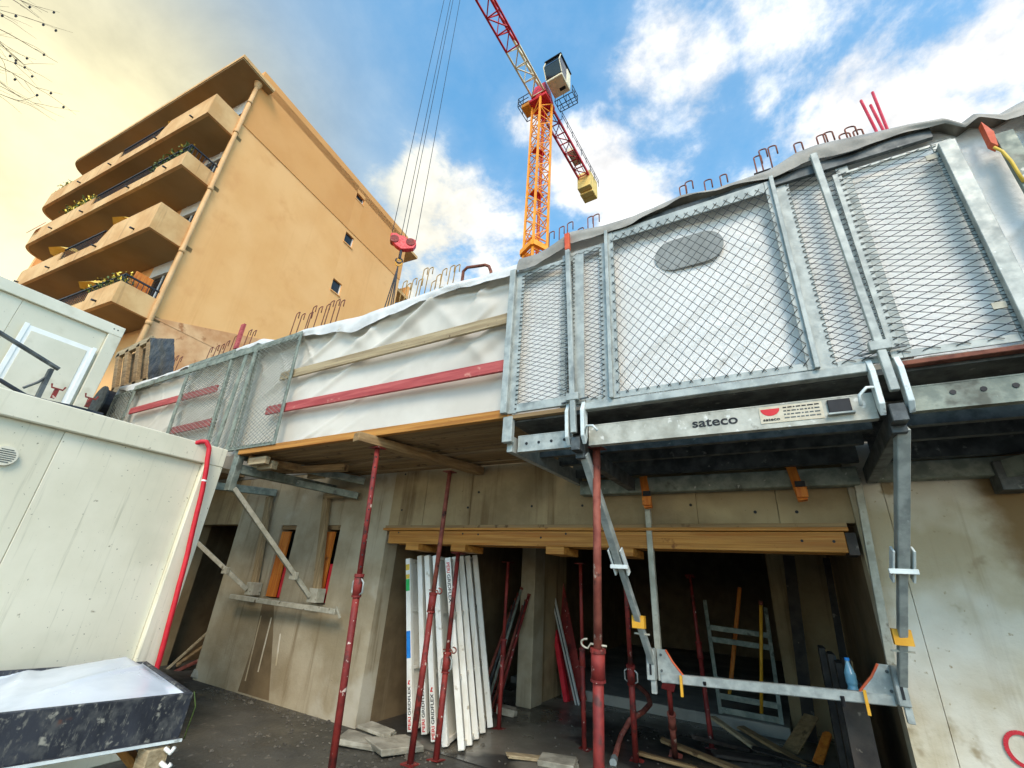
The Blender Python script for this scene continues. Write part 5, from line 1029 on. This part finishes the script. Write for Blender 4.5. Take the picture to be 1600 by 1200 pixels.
def shade_(label, s, d, z, r_):
    t = thing('sunshade', label, 'parasol', B(s, d, z), 'folded yellow sunshades'); tb('pole', B(s, d, z-1.2), B(s, d, z+0.3), 0.02, 'iron', t, n=6)
    MB().tube(B(s, d, z-0.1), B(s, d, z+0.35), r_, 0.03, n=8).build('canopy', 'parasol', t)
shade_('yellow sunshade on the top balcony', 3.3, -0.6, FZ[3]+1.4, 0.5); shade_('yellow sunshade behind the third balcony parapet, near the gable', 3.1, -0.6, FZ[1]+1.55, 0.6); shade_('yellow sunshade on the third balcony, further left', 7.0, -0.7, FZ[1]+1.2, 0.7); shade_('striped yellow sunshade on the lowest balcony', 2.9, -0.6, FZ[0]+1.5, 0.6)
t = thing('balcony_awning', 'orange striped canvas at the left end of the second balcony', 'awning', B(11.3, -1.3, FZ[2]+1.0))
for k in range(4): MB().hexa([B(11.0+k*0.2, -1.3, FZ[2]+0.6), B(11.18+k*0.2, -1.3, FZ[2]+0.6), B(11.18+k*0.2, -1.28, FZ[2]+0.6), B(11.0+k*0.2, -1.28, FZ[2]+0.6), B(11.0+k*0.2, -1.1, FZ[2]+1.15), B(11.18+k*0.2, -1.1, FZ[2]+1.15), B(11.18+k*0.2, -1.08, FZ[2]+1.15), B(11.0+k*0.2, -1.08, FZ[2]+1.15)]).build('stripe', 'orange_paint' if k % 2 == 0 else 'parasol', t)
bs('balcony_screen', 0.25, 0.30, -0.8, -0.3, FZ[0]+0.2, FZ[0]+1.4, 'wood_orange')

# ================================================================== TOWER CRANE
CX, CY = -13.97, 25.43
crane = thing('tower_crane', 'yellow and red tower crane with a cream cab rising behind the site', 'crane', (CX, CY, 0))
v_ = Vector((0.04625, 0.99893, 0)); u_ = Vector((v_.y, -v_.x, 0)); W = 0.7
ma = R(-28); mx1 = Vector((math.cos(ma), math.sin(ma), 0)); mx2 = Vector((-mx1.y, mx1.x, 0)); CC = Vector((CX, CY, 0))
cor = [CC+mx1*a*W+mx2*b*W for a, b in ((-1, -1), (1, -1), (1, 1), (-1, 1))]
MZ = 45.0
for p in cor: brb('mast_chord', p, p+Vector((0, 0, MZ)), 0.17, 0.17, 'crane_y', crane)
br_ = MB(); st_ = 1.35; z = 14.0; k = 0
while z < MZ-0.2:
    for i in range(4):
        a, b = cor[i], cor[(i+1) % 4]
        br_.bar(a+Vector((0, 0, z)), b+Vector((0, 0, z)), 0.07, 0.07)
        if k % 2: a, b = b, a
        br_.bar(a+Vector((0, 0, z)), b+Vector((0, 0, z+st_)), 0.07, 0.07)
    z += st_; k += 1
br_.build('mast_bracing', 'crane_y', crane)
ld_ = MB(); 
for s in (-0.2, 0.2): ld_.bar(CC+mx1*s+mx2*0.2+Vector((0, 0, 14)), CC+mx1*s+mx2*0.2+Vector((0, 0, MZ)), 0.05, 0.05)
z = 14
while z < MZ: ld_.bar(CC-mx1*0.2+mx2*0.2+Vector((0, 0, z)), CC+mx1*0.2+mx2*0.2+Vector((0, 0, z)), 0.03, 0.03); z += 0.3
z = 17
while z < MZ: ld_.hexa([CC+mx1*a*W*0.85+mx2*b*W*0.85+Vector((0, 0, z+h)) for h in (0, 0.05) for a, b in ((-1, -1), (0.2, -1), (0.2, 1), (-1, 1))]); z += 5.4
ld_.build('ladder', 'crane_r', crane)
# climbing collar low on the mast
for i in range(4): brb('collar_beam', cor[i]+Vector((0, 0, 26.6))+(cor[i]-CC)*0.2, cor[(i+1) % 4]+Vector((0, 0, 26.6))+(cor[(i+1) % 4]-CC)*0.2, 0.3, 0.5, 'crane_y', crane)
# slewing part
def orient(a, b, z0, z1, o=0.0, m=None):
    return [CC+u_*x+v_*y+Vector((0, 0, z)) for z in (z0, z1) for x, y in ((a[0], b[0]), (a[1], b[0]), (a[1], b[1]), (a[0], b[1]))]
MB().hexa(orient((-0.95, 0.95), (-0.95, 0.95), 45.0, 45.35)).build('slew_ring', 'crane_r', crane, bevel=0.03)
MB().tube(CC+Vector((0, 0, 45.35)), CC+Vector((0, 0, 45.75)), 0.9, n=24).build('slew_bearing', 'crane_r', crane)
h0 = [CC+u_*x*0.85+v_*y*0.85+Vector((0, 0, 45.75)) for x, y in ((-1, -1), (1, -1), (1, 1), (-1, 1))]; h1 = [CC+u_*x*0.6+v_*y*0.6+Vector((0, 0, 47.6)) for x, y in ((-1, -1), (1, -1), (1, 1), (-1, 1))]
MB().hexa(h0+h1).build('slew_tower', 'crane_r', crane, bevel=0.03)
def truss(p, q, w, h, n, rc, rb_, mc, up=True, name='jib'):
    p = Vector(p); q = Vector(q); d = (q-p)/n
    bl = [p+u_*s*w/2 for s in (-1, 1)]; tops = p+Vector((0, 0, h))
    ch = MB(); ch.bar(bl[0], bl[0]+d*n, rc, rc); ch.bar(bl[1], bl[1]+d*n, rc, rc); ch.bar(tops, tops+d*n, rc*1.2, rc*1.2)
    c_ = ch.build(name+'_chords', mc[0], crane)
    b_ = MB()
    for i in range(n):
        for s in (0, 1):
            b_.bar(bl[s]+d*i, tops+d*(i+0.5), rb_, rb_); b_.bar(tops+d*(i+0.5), bl[s]+d*(i+1), rb_, rb_)
        b_.bar(bl[0]+d*i, bl[1]+d*i, rb_, rb_); b_.bar(bl[i % 2]+d*i, bl[1-i % 2]+d*(i+1), rb_, rb_)
    b_.build(name+'_bracing', mc[1], crane)
JZ = 45.75
truss(CC-v_*0.9+Vector((0, 0, JZ)), CC-v_*5.6+Vector((0, 0, JZ)), 1.35, 1.3, 3, 0.15, 0.09, ('crane_w', 'crane_w'), name='jib_root')
truss(CC-v_*5.6+Vector((0, 0, JZ)), CC-v_*40+Vector((0, 0, JZ)), 1.35, 1.3, 22, 0.15, 0.09, ('crane_r', 'crane_r'), name='jib')
# counter jib: two beams with plates, walkway, winch, ballast
for s in (-1, 1): brb('counter_beam', CC+u_*s*0.62+v_*0.9+Vector((0, 0, 45.5)), CC+u_*s*0.62+v_*12.2+Vector((0, 0, 45.5)), 0.16, 0.34, 'crane_r', crane)
cb_ = MB()
for i in range(9):
    a = 1.5+i*1.2; cb_.bar(CC-u_*0.62+v_*a+Vector((0, 0, 45.45)), CC+u_*0.62+v_*a+Vector((0, 0, 45.45)), 0.1, 0.1)
    if i < 8: cb_.bar(CC-u_*0.62*(-1)**i+v_*a+Vector((0, 0, 45.45)), CC+u_*0.62*(-1)**i+v_*(a+1.2)+Vector((0, 0, 45.45)), 0.08, 0.08)
cb_.build('counter_bracing', 'crane_r', crane)
for s in (-0.3, 0.3): brb('walkway_bar', CC+u_*s+v_*1.0+Vector((0, 0, 45.62)), CC+u_*s+v_*10+Vector((0, 0, 45.62)), 0.06, 0.06, 'iron', crane)
MB().hexa(orient((-0.45, 0.45), (6.6, 8.6), 45.75, 46.5)).build('winch', 'crane_w', crane, bevel=0.05)
hr = MB()
for s in (0.95,):
    for h_ in (46.1, 46.6): hr.bar(CC+u_*s+v_*2.5+Vector((0, 0, h_)), CC+u_*s+v_*12.4+Vector((0, 0, h_)), 0.05, 0.05)
    for i in range(9): hr.bar(CC+u_*s+v_*(2.5+i*1.23)+Vector((0, 0, 45.5)), CC+u_*s+v_*(2.5+i*1.23)+Vector((0, 0, 46.6)), 0.05, 0.05)
hr.bar(CC+u_*0.7+v_*2.5+Vector((0, 0, 45.5)), CC+u_*0.98+v_*2.5+Vector((0, 0, 45.5)), 0.05, 0.05)
hr.build('handrail', 'iron', crane)
for i in range(3): MB().hexa(orient((-0.8, 0.8), (10.1+i*0.75, 10.8+i*0.75), 43.6+0.25*(i == 0), 46.2)).build('ballast_block', 'ballast', crane, bevel=0.03)
# cab, hung on the side of the slewing tower
def cabp(x0, x1, y0, y1, z0, z1): return orient((x0, x1), (y0, y1), z0, z1)
cab = MB().hexa(cabp(1.15, 2.85, -1.35, 0.55, 45.9, 46.15)).build('cab', 'crane_w', crane, bevel=0.05)
MB().hexa(cabp(1.15, 2.85, -0.25, 0.55, 46.151, 48.3)).build('cab_rear', 'crane_w', cab, bevel=0.05)
MB().hexa([CC+u_*x+v_*y+Vector((0, 0, z)) for x, y, z in ((1.18, -1.36, 46.151), (2.82, -1.36, 46.151), (2.82, -0.251, 46.151), (1.18, -0.251, 46.151), (1.18, -1.95, 47.3), (2.82, -1.95, 47.3), (2.82, -0.251, 47.3), (1.18, -0.251, 47.3))]).build('cab_glass', 'glass', cab, bevel=0.04)
MB().hexa([CC+u_*x+v_*y+Vector((0, 0, z)) for x, y, z in ((1.18, -1.95, 47.301), (2.82, -1.95, 47.301), (2.82, -0.251, 47.301), (1.18, -0.251, 47.301), (1.18, -1.6, 48.5), (2.82, -1.6, 48.5), (2.82, -0.251, 48.5), (1.18, -0.251, 48.5))]).build('cab_glass', 'glass', cab, bevel=0.04)
MB().hexa(cabp(1.08, 2.92, -1.75, 0.65, 48.501, 48.62)).build('cab_roof', 'iron', cab, bevel=0.03)
MB().hexa(cabp(2.0, 2.6, -0.2, 0.1, 45.86, 45.899)).build('floor_hatch', 'black', cab)
for x in (1.16, 2.84): MB().bar(CC+u_*x-v_*1.38+Vector((0, 0, 46.15)), CC+u_*x-v_*1.97+Vector((0, 0, 47.3)), 0.07, 0.07).bar(CC+u_*x-v_*1.97+Vector((0, 0, 47.3)), CC+u_*x-v_*1.62+Vector((0, 0, 48.5)), 0.07, 0.07).build('window_post', 'crane_w', cab)
pf = MB()
for x in (1.02, 1.5, 2.0, 2.5, 2.97): pf.bar(CC+u_*x+v_*0.7+Vector((0, 0, 45.87)), CC+u_*x+v_*2.0+Vector((0, 0, 45.87)), 0.06, 0.06)
for y in (0.72, 1.3, 1.98): pf.bar(CC+u_*1.0+v_*y+Vector((0, 0, 45.86)), CC+u_*3.0+v_*y+Vector((0, 0, 45.86)), 0.06, 0.06)
for y in (0.75, 1.3, 1.98):
    for x in (1.05, 2.0, 2.95): pf.bar(CC+u_*x+v_*y+Vector((0, 0, 45.9)), CC+u_*x+v_*y+Vector((0, 0, 47.0)), 0.05, 0.05)
for h_ in (46.4, 47.0):
    pf.bar(CC+u_*2.95+v_*0.75+Vector((0, 0, h_)), CC+u_*2.95+v_*1.98+Vector((0, 0, h_)), 0.05, 0.05); pf.bar(CC+u_*1.05+v_*1.98+Vector((0, 0, h_)), CC+u_*2.95+v_*1.98+Vector((0, 0, h_)), 0.05, 0.05)
pf.build('cab_platform', 'iron', crane)
pf = MB()
for h_ in (44.9, 45.5, 46.1):
    pf.bar(CC-u_*2.1-v_*1.2+Vector((0, 0, h_)), CC-u_*2.1+v_*0.6+Vector((0, 0, h_)), 0.06, 0.06); pf.bar(CC-u_*2.1-v_*1.2+Vector((0, 0, h_)), CC-u_*0.9-v_*1.2+Vector((0, 0, h_)), 0.06, 0.06); pf.bar(CC-u_*2.1+v_*0.6+Vector((0, 0, h_)), CC-u_*0.9+v_*0.6+Vector((0, 0, h_)), 0.06, 0.06)
for x, y in ((-2.1, -1.2), (-2.1, -0.3), (-2.1, 0.6), (-1.5, -1.2), (-1.5, 0.6)): pf.bar(CC+u_*x+v_*y+Vector((0, 0, 44.9)), CC+u_*x+v_*y+Vector((0, 0, 46.1)), 0.06, 0.06)
pf.build('side_platform', 'iron', crane)
MB().hexa(orient((-1.9, -1.0), (-0.9, 0.3), 44.95, 45.6)).build('control_cabinet', 'crane_y', crane, bevel=0.04)
# trolley and hook block
TA = -13.15
tro = MB().hexa(orient((-0.8, 0.8), (TA-0.9, TA+0.9), JZ-0.55, JZ-0.25)).build('trolley', 'crane_r', crane, bevel=0.04)
HB = CC+v_*TA+Vector((0, 0, 17.1))
hb = thing('hook_block', 'crimson crane hook block hanging on cables before the gable', 'hook block', HB)
hs_ = [(-0.78, 0.62), (-0.45, 0.72), (-0.25, 0.58), (0.05, 0.62), (0.2, 0.45), (0.45, 0.55), (0.72, 0.48), (0.82, 0.1), (0.70, -0.25), (0.3, -0.42), (0.0, -0.50), (-0.35, -0.30), (-0.75, 0.10)]
# the block turns across the jib so that its broad face shows
hbx = Vector((0.72, 0.69, 0)).normalized()
HBP = [HB+hbx*x*0.85+Vector((0, 0, z*0.8)) for x, z in hs_]; nb2 = Vector((hbx.y, -hbx.x, 0))
MB().prism([p-nb2*0.14 for p in HBP], nb2*0.28).build('block_body', 'red', hb, bevel=0.03)
for x in (-0.5, 0.45): MB().tube(HB+hbx*x*0.85+Vector((0, 0, 0.15))-nb2*0.18, HB+hbx*x*0.85+Vector((0, 0, 0.15))+nb2*0.18, 0.22, n=18).build('sheave', 'red_prop', hb)
cb2 = MB()
for x in (-0.72, -0.16, 0.08, 0.74):
    p = HB+hbx*x*0.85+Vector((0, 0, 0.3)); q = CC+v_*(TA+x*0.9)+Vector((0, 0, JZ-0.5)); MB().tube(p, q, 0.018, n=5).build('cable', 'iron', hb)
lo2 = HB+Vector((0, 0, -0.4)); 
MB().tube(lo2, lo2-Vector((0, 0, 0.5)), 0.07, n=10).build('hook_shank', 'iron', hb)
MB().path([lo2+hbx*(0.16*math.sin(t_*0.5))+Vector((0, 0, -0.5-0.14*(1-math.cos(t_*0.5)))) for t_ in range(0, 12)], 0.045, 8).build('hook', 'iron', hb, smooth=True)
sl = thing('lifting_sling', 'dark chain sling hanging from the crimson hook block', 'sling', lo2-Vector((0, 0, 0.8)))
s0 = lo2-Vector((0, 0, 0.78))
MB().path([s0+hbx*0.14*math.sin(2*math.pi*k/12)+Vector((0, 0, 0.2*math.cos(2*math.pi*k/12))) for k in range(13)], 0.03, 6).build('ring', 'yellow', sl, smooth=True)
for x in (-0.55, -0.25, 0.1, 0.35): MB().tube(s0-Vector((0, 0, 0.2)), s0+hbx*x+Vector((0, 0, -6.5)), 0.028, n=6).build('sling_leg', 'iron', sl)

# ================================================================== BARE TREE (top left)
tree = thing('bare_tree', 'bare winter twigs with small dark fruits at the top left', 'tree', (-8.9, -4.6, 0))
random.seed(11)
MB().path([(-8.9, -4.6, 0), (-8.85, -4.5, 2.2), (-8.75, -4.3, 4.2), (-8.7, -4.1, 6.2), (-8.6, -3.8, 8.0)], [0.17, 0.15, 0.12, 0.09, 0.06], 10).build('trunk', 'bark', tree, smooth=True)
tw = MB(); fr = MB()
def twig(p, d, l, r, depth):
    pts = [Vector(p)]; dd = Vector(d).normalized(); n_ = 5
    for k in range(n_):
        dd = (dd+Vector((random.gauss(0, .09), random.gauss(0, .09), random.gauss(0, .07)))).normalized(); pts.append(pts[-1]+dd*l/n_)
    tw.path(pts, [r*(1-0.6*k/n_) for k in range(n_+1)], 5)
    if depth > 0:
        for k in range(2, n_+1):
            if random.random() < 0.85:
                d2 = (dd+Vector((random.gauss(0, .35), random.gauss(0, .35), random.gauss(0.0, .35)))).normalized(); twig(pts[k], d2, l*random.uniform(0.4, 0.65), r*0.5, depth-1)
    else:
        for k in range(1, n_+1):
            if random.random() < 0.09: fr.tube(pts[k]+Vector((0, 0, -0.05)), pts[k]+Vector((0, 0, -0.02)), 0.010, 0.014, n=6); tw.path([pts[k], pts[k]+Vector((0, 0, -0.03))], 0.003, 4)
for tgt in ((-8.200, -0.552, 8.696), (-8.200, -0.373, 8.777), (-8.200, -0.350, 8.339), (-8.200, -0.363, 8.013), (-8.200, -0.172, 7.824), (-8.200, -0.232, 7.493), (-8.200, -0.214, 7.244), (-8.200, -0.602, 8.137)):
    s = Vector((-8.65+random.uniform(-.1, .1), -4.0, random.uniform(6.2, 8.0))); tgt = Vector(tgt); d = tgt-s; 
    mid = s+d*0.55+Vector((0, 0, 0.25)); tw.path([s, s+d*0.25+Vector((0, 0, 0.18)), mid], [0.035, 0.024, 0.015], 6)
    twig(mid, tgt-mid, (tgt-mid).length*0.8, 0.012, 2)
tw.build('twigs', 'bark', tree, fixn=False); fr.build('fruits', 'black', tree, fixn=False)
for nm in ('twigs', 'fruits'): tag(bpy.data.objects[nm], kind='stuff')
